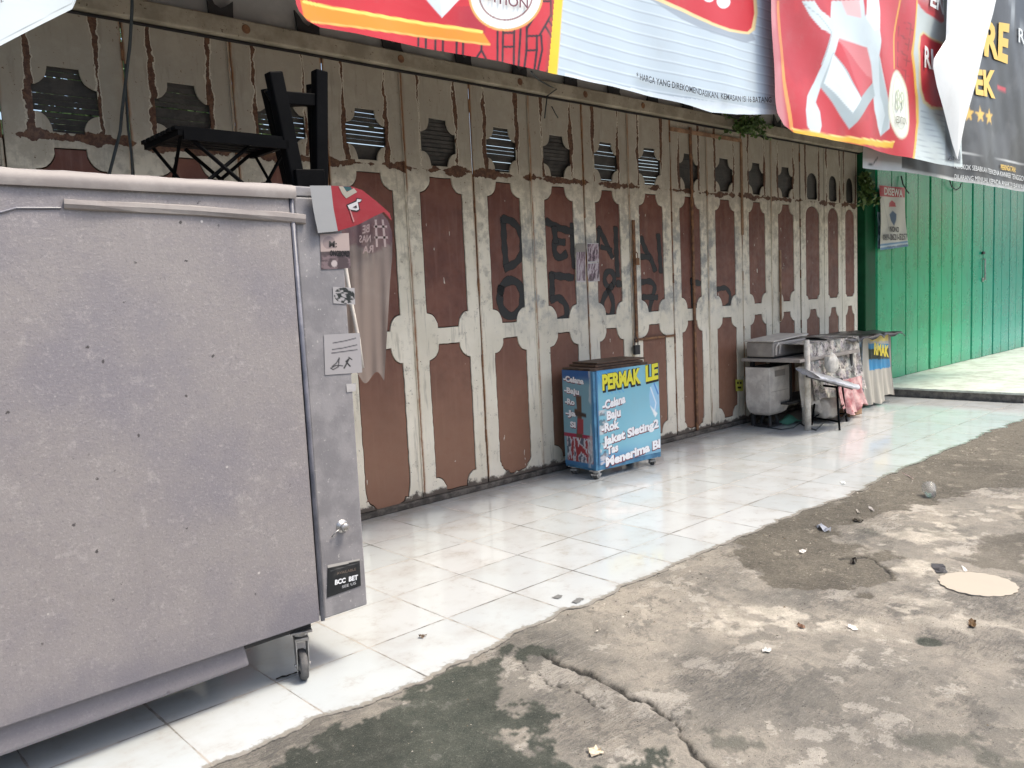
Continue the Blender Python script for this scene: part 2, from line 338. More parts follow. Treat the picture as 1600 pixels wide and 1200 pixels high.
M['offwhite'] = worn('yellowed_plastic', (.50, .46, .42), (.66, .62, .56), .45, 9, .25, speck=(.25, .2, .16))
M['greybox'] = worn('taupe_plastic', (.25, .225, .205), (.36, .325, .29), .5, 4, .15)
M['tape'] = worn('taped_leg', (.52, .47, .40), (.72, .68, .6), .6, 16, .4, speck=(.35, .22, .05))
M['tarp'] = worn('black_tarpaulin', (.025, .022, .02), (.09, .08, .075), .35, 7, .6)
M['silver'] = worn('silver_padding', (.32, .33, .36), (.55, .56, .6), .35, 6, .5, metal=.35)
M['pink'] = worn('pink_cloth', (.36, .13, .14), (.62, .42, .40), .85, 9, .5)
M['sheet'] = worn('pale_plastic_sheet', (.5, .48, .43), (.76, .73, .66), .4, 7, .8)
M['green_cloth'] = worn('green_foam', (.12, .36, .24), (.2, .45, .32), .7, 9, .3)
M['cable'] = worn('teal_black_cable', (.02, .03, .035), (.04, .05, .055), .5, 9, .1)
M['leaf'] = worn('plant_leaf', (.05, .10, .025), (.11, .19, .045), .5, 14, .1)
M['litter'] = print_mat('litter_paper', .6, .2)
g = G('green_door_paint'); o = g.obj(); n1 = g.noise(o, 2, 5, .6); n2 = g.noise(g.vm('MULTIPLY', o, (1, 1, .15)), 14, 5, .6)
c = g.mix(g.sm(n1, .3, .7), (.003, .29, .118), (.005, .40, .18)); c = g.mix(g.mul(g.sm(n2, .5, .75), .25), c, (.02, .22, .15))
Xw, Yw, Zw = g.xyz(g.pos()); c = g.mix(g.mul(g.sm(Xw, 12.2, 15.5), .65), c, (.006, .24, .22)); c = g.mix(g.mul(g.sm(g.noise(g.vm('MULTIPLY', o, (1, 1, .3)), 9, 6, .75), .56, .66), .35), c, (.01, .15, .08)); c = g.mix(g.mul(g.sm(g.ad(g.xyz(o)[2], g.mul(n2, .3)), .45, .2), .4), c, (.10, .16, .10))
c = g.mix(g.mul(g.ma('GREATER_THAN', g.noise(o, 60, 3), .77), .4), c, (.2, .45, .33))
M['green'] = g.fin(c, g.sm(n1, .3, .7, .22, .34), g.bump(n2, .05, .004), spec=.4)
M['darkgreen'] = worn('dark_green_pillar', (.006, .07, .026), (.010, .10, .04), .55, 4, .2, spec=.15)
g = G('pale_step'); p = g.pos(); n = g.noise(p, 5, 6, .7); c = g.mix(g.sm(n, .35, .7), (.62, .68, .6), (.38, .38, .33))
M['step'] = g.fin(c, .4, g.bump(n, .2, .01))
M['kerb'] = worn('kerb_concrete', (.10, .095, .085), (.21, .195, .17), .9, 14, .7)
g = G('clear_plastic'); g.fin((.93, .95, .95), .12); g.set(g.p.inputs['Transmission Weight'], .92); g.set(g.p.inputs['IOR'], 1.2); M['clear'] = g.m
g = G('mixed_rags'); v = g.obj(); vo = g.n('TexVoronoi', {'Vector': g.vm('ADD', v, g.vm('MULTIPLY', g.vec(g.noise(v, 12, 4), g.noise(v, 9, 4), g.noise(v, 14, 4)), (.16, .16, .16))), 'Scale': 15.}).outputs['Color']
hs = g.n('HueSaturation', {'Color': vo, 'Saturation': .16, 'Value': .9}).outputs[0]
c = g.mix(g.sm(g.noise(v, 9, 4), .4, .6), g.mix(.7, hs, (.62, .55, .46)), g.mix(.7, hs, (.10, .085, .07))); c = g.mix(g.sm(g.noise(v, 22, 5, .8), .54, .6), c, (.07, .06, .055)); M['rags'] = g.fin(c, .7, g.bump(g.noise(v, 25, 4), .9, .03))

# ================================================================== GROUND
def grow(a, b, s, g=1.35):
    o = [a]; 
    while o[-1] < b: o.append(o[-1]+s); s *= g
    return o
xs = np.array(sorted(set([-x for x in grow(-.7, 60, .03)]))+list(np.arange(.72, 5.6, .0115))+list(np.arange(5.6, 10.4, .028))+grow(10.4, 90, .04))
ys = np.array(sorted([-y for y in grow(5.05, 70, .03)])+list(np.arange(-5.04, -1.9, .0115))+grow(-1.9, 40, .06))
xs = np.unique(xs); ys = np.unique(ys)
GX, GY = np.meshgrid(xs, ys, indexing='ij')
def ppoly(pts): return [tuple(FL(*p)[:2]) for p in pts]
def blob(pts, edge, seed, amp, fr=3.0):      # soft signed mask of a stained patch
    P = ppoly(pts); d = dseg(GX, GY, P, True); s = np.where(inpoly(GX, GY, P), d, -d)
    s = s+(fbm(GX*fr*1.4, GY*fr*1.4, seed, 7, .62)-.78)*amp*.8
    s = s+(fbm(GX*19, GY*19, seed+31, 4, .65)-.68)*.085+(fbm(GX*3.2+GY*2, GY*16-GX*6, seed+5, 4)-.5)*.07
    return sst(s, -edge*.7, edge*.7)
soil = blob([(1090, 868), (1245, 800), (1400, 730), (1600, 650), (1700, 640), (1640, 730), (1600, 752), (1500, 778), (1430, 800), (1350, 808), (1335, 835), (1400, 868), (1425, 905), (1340, 935), (1270, 925), (1200, 912), (1120, 885)], .02, 3, .42)
soil = np.maximum(soil, .9*sst(GY+.45*fbm(GX*2, GY*2, 45, 7, .65)-.33, -2.38, -2.30)*(GX > 4.0))
soil = np.maximum(soil, blob([(1450, 860), (1500, 838), (1600, 800), (1700, 790), (1650, 900), (1600, 905), (1560, 895), (1490, 880)], .03, 5, .5)*.8)
moss = blob([(330, 1230), (380, 1200), (560, 1100), (790, 1003), (850, 998), (870, 1012), (800, 1050), (850, 1068), (880, 1115), (960, 1150), (1060, 1180), (1100, 1260), (330, 1300)], .012, 9, .34, 4.)
moss = np.maximum(moss*sst(fbm(GX*6, GY*6, 21, 7, .65), .70, .76)*1., moss*blob([(330, 1230), (500, 1130), (700, 1050), (800, 1010), (790, 1060), (800, 1120), (860, 1200), (900, 1290)], .02, 6, .3))
moss = np.maximum(moss, .6*blob([(985, 1090), (1080, 1100), (1150, 1135), (1190, 1160), (1140, 1190), (1110, 1170), (1050, 1120)], .02, 12, .22, 6.))
moss = np.maximum(moss, .55*blob([(1400, 1140), (1520, 1135), (1600, 1175), (1600, 1200), (1500, 1170), (1430, 1165)], .02, 14, .25, 6.))
moss = np.maximum(moss, .9*sst(fbm(GX*2.2, GY*2.2, 33, 7), .62, .67)*sst(GX, 3.4, 4.2)*(1-sst(GX, 4.4, 5))*.6)
pale = blob([(1350, 820), (1450, 805), (1560, 775), (1640, 765), (1640, 810), (1560, 830), (1480, 870), (1480, 900), (1640, 930), (1640, 1010), (1400, 985), (1180, 990), (1060, 965), (1150, 930), (1300, 945), (1420, 915)], .06, 17, .5, 4.)
pale = pale*sst(fbm(GX*7, GY*7, 41, 7, .62), .62, .72)*(1-soil)
cr1 = ppoly([(845, 1015), (880, 1033), (930, 1053), (985, 1080), (1020, 1100), (1050, 1118), (1072, 1145), (1095, 1175), (1125, 1200), (1150, 1235)])
cr2 = ppoly([(1310, 868), (1355, 866), (1372, 875), (1388, 888), (1392, 900)])
cr3 = ppoly([(815, 1030), (850, 1055), (900, 1078), (940, 1098), (965, 1105)])
wx = GX+(fbm(GX*14, GY*14, 51, 4)-.5)*.07; wy = GY+(fbm(GX*14, GY*14, 57, 4)-.5)*.07
crack = np.zeros(GX.shape); Zg = np.zeros(GX.shape)
for P, wd, dp in ((cr1, .009, .016), (cr2, .006, .009), (cr3, .004, .006)):
    d = dseg(wx, wy, P); wv = wd*(.35+1.2*vnoise(GX*9, GY*9, 61))
    crack = np.maximum(crack, sst(d, wv*1.25, wv*.55)); Zg -= dp*np.exp(-(d/(wd*1.2))**2)
bowl = ppoly([(1480, 1196), (1508, 1186), (1535, 1196), (1560, 1215), (1480, 1215)])
b = blob([(1480, 1192), (1508, 1184), (1535, 1194), (1560, 1215), (1480, 1215)], .01, 71, .05, 9); crack = np.maximum(crack, b); Zg -= .03*b
near = (GX > .5)*(GX < 11)*(GY > -5.2)
bx, by = FL(1453, 995)[:2]; hole = sst(np.hypot((GX-bx), (GY-by))+(fbm(GX*9, GY*9, 77)-.5)*.03, .055, .04); moss = np.maximum(moss, hole); Zg -= .004*hole
Zg += -.015+(fbm(GX*1.3, GY*1.3, 81, 4)-.5)*.02+(fbm(GX*6, GY*6, 83, 5)-.5)*.012*near+(fbm(GX*35, GY*35, 85, 3)-.5)*.004*near-.004*soil*(1-sst(GY, -2.3, -2.1))
ridge = blob([(905, 905), (985, 915), (1100, 872), (1180, 905), (1080, 960), (950, 985), (890, 960)], .05, 19, .25)
Zg += .012*ridge*sst(fbm(GX*9, GY*9, 91, 5), .4, .6)+.004*ridge
ew = sst(GY, -2.36, -2.14); Zg = Zg*(1-ew)+ew*(-.005+(Zg+.015)*.35)
Zg = np.minimum(Zg, np.where(GY > -2.0, -.03, -.0015))
gm = MB(); ni, nj = GX.shape
idx = np.arange(ni*nj).reshape(ni, nj)
gm.add(np.stack([GX.ravel(), GY.ravel(), Zg.ravel()], 1), np.stack([idx[:-1, :-1], idx[1:, :-1], idx[1:, 1:], idx[:-1, 1:]], -1).reshape(-1, 4),
       np.stack([soil.ravel(), moss.ravel(), pale.ravel()], 1))
go = gm.build('ground', M['ground'], smooth=True)
ca = go.data.attributes.new('crack', 'FLOAT', 'POINT'); ca.data.foreach_set('value', crack.ravel().astype(float))
def gz(x, y): return float(Zg[min(np.searchsorted(xs, x), len(xs)-1), min(np.searchsorted(ys, y), len(ys)-1)])
tag(go, 'broken grey concrete and brown soil yard in front of the tiles', kind='structure')

# ------------------------------------------------------------------ tiled walkway with ragged front edge
edge_px = [(150, 1290), (340, 1197), (470, 1138), (488, 1122), (512, 1117), (560, 1103), (610, 1083), (673, 1060), (740, 1027), (783, 1003), (796, 996), (800, 990), (840, 975), (880, 955), (925, 945), (960, 927), (968, 915), (987, 910), (1030, 893), (1048, 884), (1095, 866), (1150, 842), (1235, 808), (1250, 801), (1300, 783), (1328, 776), (1336, 768), (1388, 741), (1400, 733), (1440, 722), (1455, 712), (1520, 688), (1540, 676), (1600, 655)]
ep = sorted([tuple(FL(*p)[:2]) for p in edge_px]); ex = np.array([p[0] for p in ep]); ey = np.array([p[1] for p in ep])
tx = np.arange(-3, 10.0, .008); te = np.interp(tx, ex, ey)+(fbm(tx*7, tx*0+.3, 5, 6, .62)-.65)*.075-.03*sst(fbm(tx*3.1, tx*0+.7, 15, 3), .52, .56)
te -= .0
tm = MB(); n = len(tx); V = []
for k, (yy, zz) in enumerate(((te, -.03), (te, -.002), (te+.002, 0.0), (te+.03, 0.0), (te+.10, 0.0), (np.full(n, .05), 0.0), (np.full(n, .05), -.03))):
    V.append(np.stack([tx, yy, np.full(n, zz)], 1))
I = np.arange(7*n).reshape(7, n); DC = np.repeat([1., 1., .95, .5, 0., 0., 0.], n)[:, None]*np.ones((1, 3))
tm.add(np.concatenate(V), np.stack([I[1:, :-1], I[1:, 1:], I[:-1, 1:], I[:-1, :-1]][::-1], -1)[2:].reshape(-1, 4), DC)
tm.add(np.concatenate(V), np.stack([I[:-1, :-1], I[:-1, 1:], I[1:, 1:], I[1:, :-1]], -1)[:2].reshape(-1, 4), mi=1)
tag(tm.build('tiled_walkway', [M['tile'], M['kerb']]), 'glossy white square tile walkway with a ragged outer edge', kind='structure')
# raised step in front of the green shop
st = MB(); st.box(10.0, 24, -1.83, .05, .085, .11); tag(st.build('raised_pavement', M['step'], bevel=.006), 'pale raised pavement before the green shutters', kind='structure')
kb = MB(); kb.box(10.015, 24, -1.815, .05, -.03, .083); tag(kb.build('kerb', M['kerb']), 'dark rough kerb under the pale raised pavement', kind='structure')

# ================================================================== CREAM SHOP BUILDING
LH = 2.893                          # leaf head height
shop = thing('shop_building', 'old shop front with chipped cream and maroon folding doors under a long weathered beam', 'building', (5, 0, 0))
def part(mb, name, mat, parent, label=None, **k):
    o = mb.build(name, mat, parent, **k); o.matrix_parent_inverse = Matrix.Identity(4)
    # geometry is authored in world space; move it into the parent's frame
    if parent.parent is None and not k.get('loc'):
        o.location = -Vector(parent.location) if parent.rotation_euler.z == 0 else o.location
    if label: o['label'] = label
    return o
b = MB(); b.box(-1.2, 10.08, -.055, .16, 2.915, 3.015); 
part(b, 'beam', M['beam'], shop, bevel=.008)
b = MB(); b.box(-1.2, 10.08, -.012, .03, 2.895, 2.905); b.box(-1.2, 10.08, .002, .05, 2.905, 2.9145); part(b, 'door_track', M['dark'], shop)
b = MB(); b.box(-1.2, 10.08, .0, .14, 3.017, 3.7); part(b, 'wall', M['plaster'], shop)
b = MB(); b.box(-1.2, 10.05, .012, .016, .05, 2.28); part(b, 'rear_sheet', M['darkrust'], shop)
b = MB(); b.box(-1.2, 10.08, -.03, .06, .0, .042); part(b, 'sill', M['sill'], shop, bevel=.01)
b = MB(); b.box(-1.2, -1.1, .16, 2.6, 0, 3.7); b.box(9.98, 10.08, .16, 2.6, 0, 3.7); b.box(-1.1, 9.98, 2.5, 2.6, 0, 1.9); b.box(-1.1, 9.98, .16, 2.5, -.01, .01)
part(b, 'inner_wall', M['inner'], shop)
b = MB()                             # shallow sheet roof running out over the walkway
for k in range(150):
    x0 = -1.3+k*.0762; a, c2 = (0, .018) if k % 2 else (.018, 0)
    b.add([(x0, 2.7, 3.74+a), (x0+.0762, 2.7, 3.74+c2), (x0+.0762, -1.42, 3.30+c2), (x0, -1.42, 3.30+a)], [(0, 1, 2, 3)])
    b.add([(x0, 2.7, 3.76+a), (x0+.0762, 2.7, 3.76+c2), (x0+.0762, -1.42, 3.32+c2), (x0, -1.42, 3.32+a)], [(3, 2, 1, 0)])
part(b, 'roof', M['roof'], shop)
for x in np.arange(-1.0, 10.2, 1.1):
    b = MB(); b.box(x, x+.035, -1.4, -.0, -.018, .018); 
    me = b.build('rafter', M['dark'], shop); me.location = (-5, 0, 3.38); me.rotation_euler = (0, 0, 0)
    for v in me.data.vertices: v.co.z += v.co.y*.107
b = MB(); b.box(-1.2, 9.9, -1.43, -1.38, 3.19, 3.28); part(b, 'eaves_beam', M['dark'], shop)
b = MB(); b.box(-1.2, 9.9, -.62, -.57, 3.24, 3.28); part(b, 'purlin', M['rust'], shop)

def notch(cx, w0, z0, z1, r, rz=None, n=7, jag=0.0):
    rz = rz or r; x0, x1 = cx-w0/2, cx+w0/2; P = []
    for (X0, Z0, a0) in ((x1, z1, 180), (x0, z1, 270), (x0, z0, 0), (x1, z0, 90)):
        pass
    # go round: top right -> bottom right -> bottom left -> top left, bites centred on the corners
    def arc(X, Z, a, bb): return [(X+r*math.cos(R(t)), Z+rz*math.sin(R(t))) for t in np.linspace(a, bb, n)]
    e = .006
    P += [(x1-r-.0, z1)]+[(x, z) for x, z in arc(x1, z1-e, 180, 270)]+[(x1, z1-rz-e*2)]
    P += [(x1, z0+rz+e*2)]+arc(x1, z0+e, 90, 180)+[(x1-r, z0)]
    P += [(x0+r, z0)]+arc(x0, z0+e, 0, 90)+[(x0, z0+rz+e*2)]
    P += [(x0, z1-rz-e*2)]+arc(x0, z1-e, 270, 360)+[(x0+r, z1)]
    return P
def jag_(P, rr, a=.0016, step=.05):
    Q = []; n = len(P)
    for i in range(n):
        p, q = P[i], P[(i+1) % n]; L = math.dist(p, q); k = max(1, int(L/step))
        for t in range(k): Q.append((p[0]+(q[0]-p[0])*t/k+rr.uniform(-a, a), p[1]+(q[1]-p[1])*t/k+rr.uniform(-a, a)))
    return Q
def arch(cx, w0, z0, z1, r):
    x0, x1 = cx-w0/2, cx+w0/2; P = [(cx+w0/2*math.cos(t), z1-.12+.12*math.sin(t)**.8) for t in np.linspace(math.pi, 0, 13)]
    P = [(x, z) for x, z in P]; q = [(x0+r*math.cos(R(t)), z0+r*math.sin(R(t))) for t in np.linspace(90, 0, 7)]
    q2 = [(x1+r*math.cos(R(t)), z0+r*math.sin(R(t))) for t in np.linspace(180, 90, 7)]
    return P+q2[::-1]+q[::-1]
def sheet_with_holes(outer, holes, y0, th, mat, name, parent):
    cu = bpy.data.curves.new('s', 'CURVE'); cu.dimensions = '2D'; cu.fill_mode = 'BOTH'; cu.extrude = th/2-.0012; cu.bevel_depth = .0012; cu.bevel_resolution = 0; cu.offset = -.0012
    for P in [outer]+holes:
        s = cu.splines.new('POLY'); s.points.add(len(P)-1); s.use_cyclic_u = True
        for q, (x, z) in zip(s.points, P): q.co = (x, z, 0, 1)
    o = bpy.data.objects.new('s', cu); col.objects.link(o); bpy.context.view_layer.update()
    me = bpy.data.meshes.new_from_object(o); bpy.data.objects.remove(o)
    me.name = name
    for v in me.vertices: x, y, z = v.co; v.co = (x, y0+th/2-z, y)
    me.flip_normals(); me.materials.clear(); me.materials.append(mat)
    o = bpy.data.objects.new(name, me); col.objects.link(o); o.parent = parent; return o

strokes = {}                          # spray strokes, measured on the door plane
def stroke(px, wd=.052): 
    P = [W(x, y, 0.0) for x, y in px]; xm = sum(p.x for p in P)/len(P); strokes.setdefault(int(round((xm-1.3174)/.58373)), []).append(([(p.x, p.z) for p in P], wd*1.12))
def ell(cx, cy, rx, ry, a0=0, a1=360, n=22): return [(cx+rx*math.cos(R(t)), cy+ry*math.sin(R(t))) for t in np.linspace(a0, a1, n)]
stroke([(785, 343), (786.5, 380), (790, 418)]); stroke([(785, 342), (798, 345), (809, 355), (815, 372), (816, 390), (811, 405), (801, 414), (789, 419)])
stroke(ell(797.5, 466, 18.5, 30, 200, 570), .058)
stroke([(853, 346), (868, 355), (894, 363)]); stroke([(865, 357), (867, 377)]); stroke([(867, 377), (880, 379)]); stroke([(866, 379), (864, 392), (868, 402), (875, 404), (883, 397)]); stroke([(893, 352), (893, 390), (896, 417)], .05)
stroke([(860, 430), (893, 434)]); stroke([(861, 430), (862, 450), (861, 467)]); stroke([(861, 468), (872, 464), (883, 475), (886, 490), (880, 500), (868, 502), (860, 497)])
stroke([(934, 357), (945, 378), (955, 401)], .048); stroke([(935, 360), (933, 378), (931, 396)], .04); stroke([(938, 386), (954, 391)], .035); stroke([(961, 357), (962, 395), (964, 430)])
stroke(ell(951, 436, 8.5, 13, 60, 420), .046); stroke([(955, 447), (944, 460), (938, 476), (941, 492), (950, 497), (957, 488), (957, 470), (949, 452)], .048); stroke([(964, 443), (970, 444)], .05)
stroke([(1001, 372), (1008, 392), (1016, 404), (1022, 422)], .05); stroke([(1001, 401), (1014, 402)], .045); stroke([(1027, 368), (1029, 395), (1031, 424)], .05)
stroke([(1002, 441), (1016, 439), (1023, 447), (1019, 462), (1015, 478), (1012, 495)], .045); stroke([(1004, 464), (1025, 465)], .045)
stroke([(1080, 437), (1081, 460), (1082, 483)], .05); stroke([(1079, 440), (1093, 443)], .048); stroke([(1082, 481), (1092, 478)], .05)
stroke([(1120, 452), (1133, 449), (1140, 459), (1139, 475), (1129, 484)], .042)

names = {0: 'first leaf behind the big grey cart, green light in its louvre', 1: 'leaf behind the small folding table', 2: 'leaf behind the black wooden frame on the cart',
 3: 'leaf right beside the grey cart with a badly flaked foot', 4: 'leaf between the grey cart and the sprayed D, unlit louvre', 5: 'leaf sprayed with a black D above a 0',
 6: 'leaf sprayed with a black E above a 5', 7: 'leaf sprayed with a black A above an 8', 8: 'leaf with torn white paper over a sprayed 7', 9: 'leaf with a sprayed bracket mark, above the blue cart corner',
 10: 'leaf with a sprayed curl like a C', 11: 'leaf with a yellow sticker near its foot', 12: 'leaf behind the taupe box', 13: 'third leaf from the green pillar, boarded louvre', 14: 'second leaf from the green pillar', 15: 'last leaf beside the green pillar, warm and pale'}
centers = [(-.434, .584), (.1497-.0, .584), (.7335, .584)]
leaves = [(1.3174+.58373*i, .58373) for i in range(-3, 13)]+[(8.905, .55), (9.395, .43), (9.815, .41)]
for i, (cx, wd) in enumerate(leaves):
    i -= 3
    lf = None
    narrow = i >= 13; k = wd/.584
    hw = wd/2-.0045
    jag = [( -hw, .046), (-hw, LH), (hw, LH), (hw, .046)]
    r1 = notch(0, .30*k, 2.31, 2.625, .076*k, .088) if not narrow else arch(0, .26*k, 2.31, 2.60, .02)
    pw_ = (.36 if i in (3, 4) else .328)+.008*math.sin(i*5.1)
    r2 = notch(0, pw_*k, 1.205, 2.235, .09*k, .10) if not narrow else arch(0, .34*k, 1.205, 2.235, .05*k)
    r3 = notch(0, pw_*k, .10 if i not in (4,) else .055, 1.095, .09*k, .10)
    if i in (3, 5, 9):
        r3 = [p for p in r3 if p[1] > .3]; q = sorted([(x, z) for x, z in r3], key=lambda p: p[0])
        # worn, unevenly rounded foot of the painted panel
        top = notch(0, pw_, .10, 1.095, .09, .10)[:10]; topl = [(-x, z) for x, z in top[::-1]]
        rr = random.Random(i); foot = [(pw_/2*math.cos(R(t))*(1+rr.uniform(-.08, .05)), .17-.10*math.sin(R(t))+rr.uniform(-.012, .012)) for t in range(8, 180, 9)]
        r3 = topl+top+foot; r3 = [p for j, p in enumerate(r3) if j == 0 or (abs(p[0]-r3[j-1][0])+abs(p[1]-r3[j-1][1])) > .001]
        if i == 3: r3 = [(x, z if z > .3 else z-.04) for x, z in r3]
    rj = random.Random(i*7+3); r1, r2, r3 = jag_(r1, rj), jag_(r2, rj, .002), jag_(r3, rj, .0026, .035)
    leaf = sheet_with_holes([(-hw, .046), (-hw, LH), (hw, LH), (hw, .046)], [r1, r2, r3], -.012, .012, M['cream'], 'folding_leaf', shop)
    leaf.location = (cx-5, 0, 0); leaf.rotation_euler = (0, 0, R((.9 if i % 2 else -.9)+.35*math.sin(i*3.7)))
    if i in names: leaf['label'] = names[i]
    leaf.data.name = 'folding_leaf'
    if i < -1: pass
    def inset(P, e=.0075):
        zc = (max(q[1] for q in P)+min(q[1] for q in P))/2; hx_ = max(q[0] for q in P); hz_ = max(q[1] for q in P)-zc
        return [(q[0]*(1-e/hx_), zc+(q[1]-zc)*(1-e/hz_)) for q in P]
    b = MB(); b.box(-.20*k, .20*k, .004, .010, .048, 2.27); b.build('back_sheet', M['darkrust'], leaf)
    b = MB(); b.plate(inset(r2), -.0075, .002)
    for P, sw in strokes.get(i, []) if 0 <= i < 13 else []:
        loc = [(x-cx, z) for x, z in P]; Q = []          # resample
        for a, c2 in zip(loc[:-1], loc[1:]):
            nn = max(1, int(math.dist(a, c2)/.02)); Q += [(a[0]+(c2[0]-a[0])*t/nn, a[1]+(c2[1]-a[1])*t/nn) for t in range(nn)]
        Q.append(loc[-1]); Q = np.array(Q)
        for _ in range(3): Q[1:-1] = (Q[:-2]+Q[1:-1]*2+Q[2:])/4
        T = np.gradient(Q, axis=0); T /= np.linalg.norm(T, axis=1)[:, None]+1e-9; Nn = np.stack([-T[:, 1], T[:, 0]], 1)
        e0 = Q[0]-T[0]*sw*.5; e1 = Q[-1]+T[-1]*sw*.5; Q = np.vstack([e0, Q, e1]); Nn = np.vstack([Nn[0], Nn, Nn[-1]])
        V = []; C = []
        off = [-.62, -.36, 0, .36, .62]; al = [0, .8, 1, .8, 0]
        ys_ = .0025-.0004*len(V)
        for j in range(len(Q)):
            for a, l in zip(off, al):
                p = Q[j]+Nn[j]*a*sw*(1+.12*math.sin(j*1.3)); V.append((p[0], -.0082, p[1])); C.append((0 if j in (0, len(Q)-1) else l,)*3)
        F = [(j*5+q, j*5+q+1, j*5+q+6, j*5+q+5) for j in range(len(Q)-1) for q in range(4)]
        stroke.k = getattr(stroke, 'k', 0)+1
        V = [(x, y-.0002*(stroke.k % 6), z) for x, y, z in V]
        b.add(V, F, np.array(C), 1)
    pm = b.build('upper_panel', [M['maroon'], M['spray']], leaf)
    b = MB(); b.plate(inset(r3), -.0075, .002); b.build('lower_panel', M['maroon'], leaf)
    b = MB(); rr = random.Random(i+50); closed = i in (4, 6, 10, 11, 12, 13, 14, 15)
    for j in range(12):
        z = 2.30+j*.028; t = rr.uniform(-.0015, .0015)
        hgt = .0256+rr.uniform(-.0022, .0028) if not closed else .0225
        ty_ = .004+rr.uniform(0, .003); b.add([(-.16*k, .010+ty_, z+t), (.16*k, .010+ty_, z+t), (.16*k, .012, z+t+hgt), (-.16*k, .012, z+t+hgt), (-.16*k, .012+ty_, z+t), (.16*k, .012+ty_, z+t), (.16*k, .014, z+t+hgt), (-.16*k, .014, z+t+hgt)], [(0, 1, 2, 3), (7, 6, 5, 4), (0, 4, 5, 1), (3, 2, 6, 7)])
    b.box(-.17*k, -.155*k, .004, .02, 2.29, 2.65); b.box(.155*k, .17*k, .004, .02, 2.29, 2.65)
    if closed: b.box(-.17*k, .17*k, .024, .03, 2.29, 2.65)
    b.build('louvre', M['slat'], leaf)
    # hinge knuckles on alternate folds
    if i % 2 == 0 and not narrow:
        for z in (.35, .9, 1.45, 2.0, 2.7):
            b = MB(); b.tube([(hw+.001, -.016, z), (hw+.001, -.016, z+.09)], .007, 8); b.build('hinge', M['cream' if i % 4 else 'rust'], leaf)
    if i % 2 == 1 and not narrow:
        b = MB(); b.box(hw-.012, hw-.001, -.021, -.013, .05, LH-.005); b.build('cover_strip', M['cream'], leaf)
# rusty iron frame round leaves 8-9 (a wicket door)
b = MB(); x8 = 1.3174+.58373*8; b.box(x8+.585, x8+.615, -.032, -.02, .05, 2.86); b.box(x8-.3, x8+.28, -.032, -.02, .965, .985); b.box(x8-.285, x8-.255, -.0335, -.0205, .95, 2.0)
part(b, 'iron_strip', M['rust'], shop)
b = MB(); b.box(9.05-.9, 9.05-.875, -.034, -.022, 1.0, 1.75); part(b, 'iron_strip', M['strapiron'], shop)
x9 = 1.3174+.58373*9; b = MB(); b.box(x9-.29, x9+.88, -.03, -.02, 2.80, 2.835); b.box(x9+.855, x9+.885, -.032, -.021, 1.9, 2.80); part(b, 'iron_strip', M['strapiron'], shop)
def lock(x, z, s=1.0):
    t = MB(); t.box(x-.02*s, x+.02*s, -.06, -.035, z-.03*s, z+.02*s)
    t.tube([(x-.013*s, -.047, z+.015*s), (x-.013*s, -.047, z+.05*s), (x, -.047, z+.062*s), (x+.013*s, -.047, z+.05*s), (x+.013*s, -.047, z+.015*s)], .0045, 6); return t
p = W(988, 408, 0); L1 = lock(p.x, p.z, 1.2).build('padlock', M['rust']); tag(L1, 'small rusty padlock on the upper hasp between the sprayed A and 7 leaves', 'padlock')
p = W(988, 545, 0); L2 = lock(p.x, p.z, 1.6).build('padlock', M['dark']); tag(L2, 'black padlock just above the blue tailor cart', 'padlock')
# dark plates and jagged iron scraps standing on the beam
for q, (x, y) in enumerate(((345, 30), (482, 58), (613, 82), (725, 105), (812, 125), (892, 146), (960, 157), (1020, 170), (1075, 182), (1120, 190), (1215, 212), (1290, 228))):
    p = W(x, y, -.03); rr = random.Random(q+9)
    pts = [(-.07, 0), (-.085, .14), (-.05, .085), (-.03, .07), (0, .045), (.03, .06), (.075, .10), (.07, .03), (.08, 0)]
    pts = [(a*rr.uniform(.85, 1.1), c2*rr.uniform(.8, 1.1)) for a, c2 in pts]
    b = MB(); b.plate(pts, -.006, .006); b.box(-.05, .05, .006, .05, 0, .03)
    o = b.build('tie_plate', M['dark'], shop); o.location = (p.x-5, -.03, 3.016)
for q, (x, y) in enumerate(((627, 102), (813, 138), (385, 55), (915, 158), (1005, 177))):
    p = W(x, y, -.055); b = MB(); b.lathe([(0, .004), (.022, .004), (.026, 0)], 12, Matrix.Rotation(R(90), 4, 'X'))
    o = b.build('bolt_plate', M['rust'], shop); o.location = (p.x-5, -.056, 2.965)

ob = thing('building', 'plain single storey building over the road, unseen, added to shade the walkway', 'building', (8, -13, 0))  # building added behind the camera to cut low sky light on the doors
b = MB(); b.box(-14, 34, -18, -13, 0, 3.9); o = b.build('wall', M['plaster'], ob); o.location = (-8, 13, 0)
b = MB(); b.box(-14.3, 34.3, -18.3, -12.2, 3.9, 4.1); o = b.build('roof', M['roof'], ob, bevel=.02); o.location = (-8, 13, 0)
for k in range(12):
    for z in (1.2,): b = MB(); b.box(-12+k*3.8, -10.2+k*3.8, -12.98, -12.9, z, z+1.5); o = b.build('window', M['dark'], ob); o.location = (-8, 13, 0)

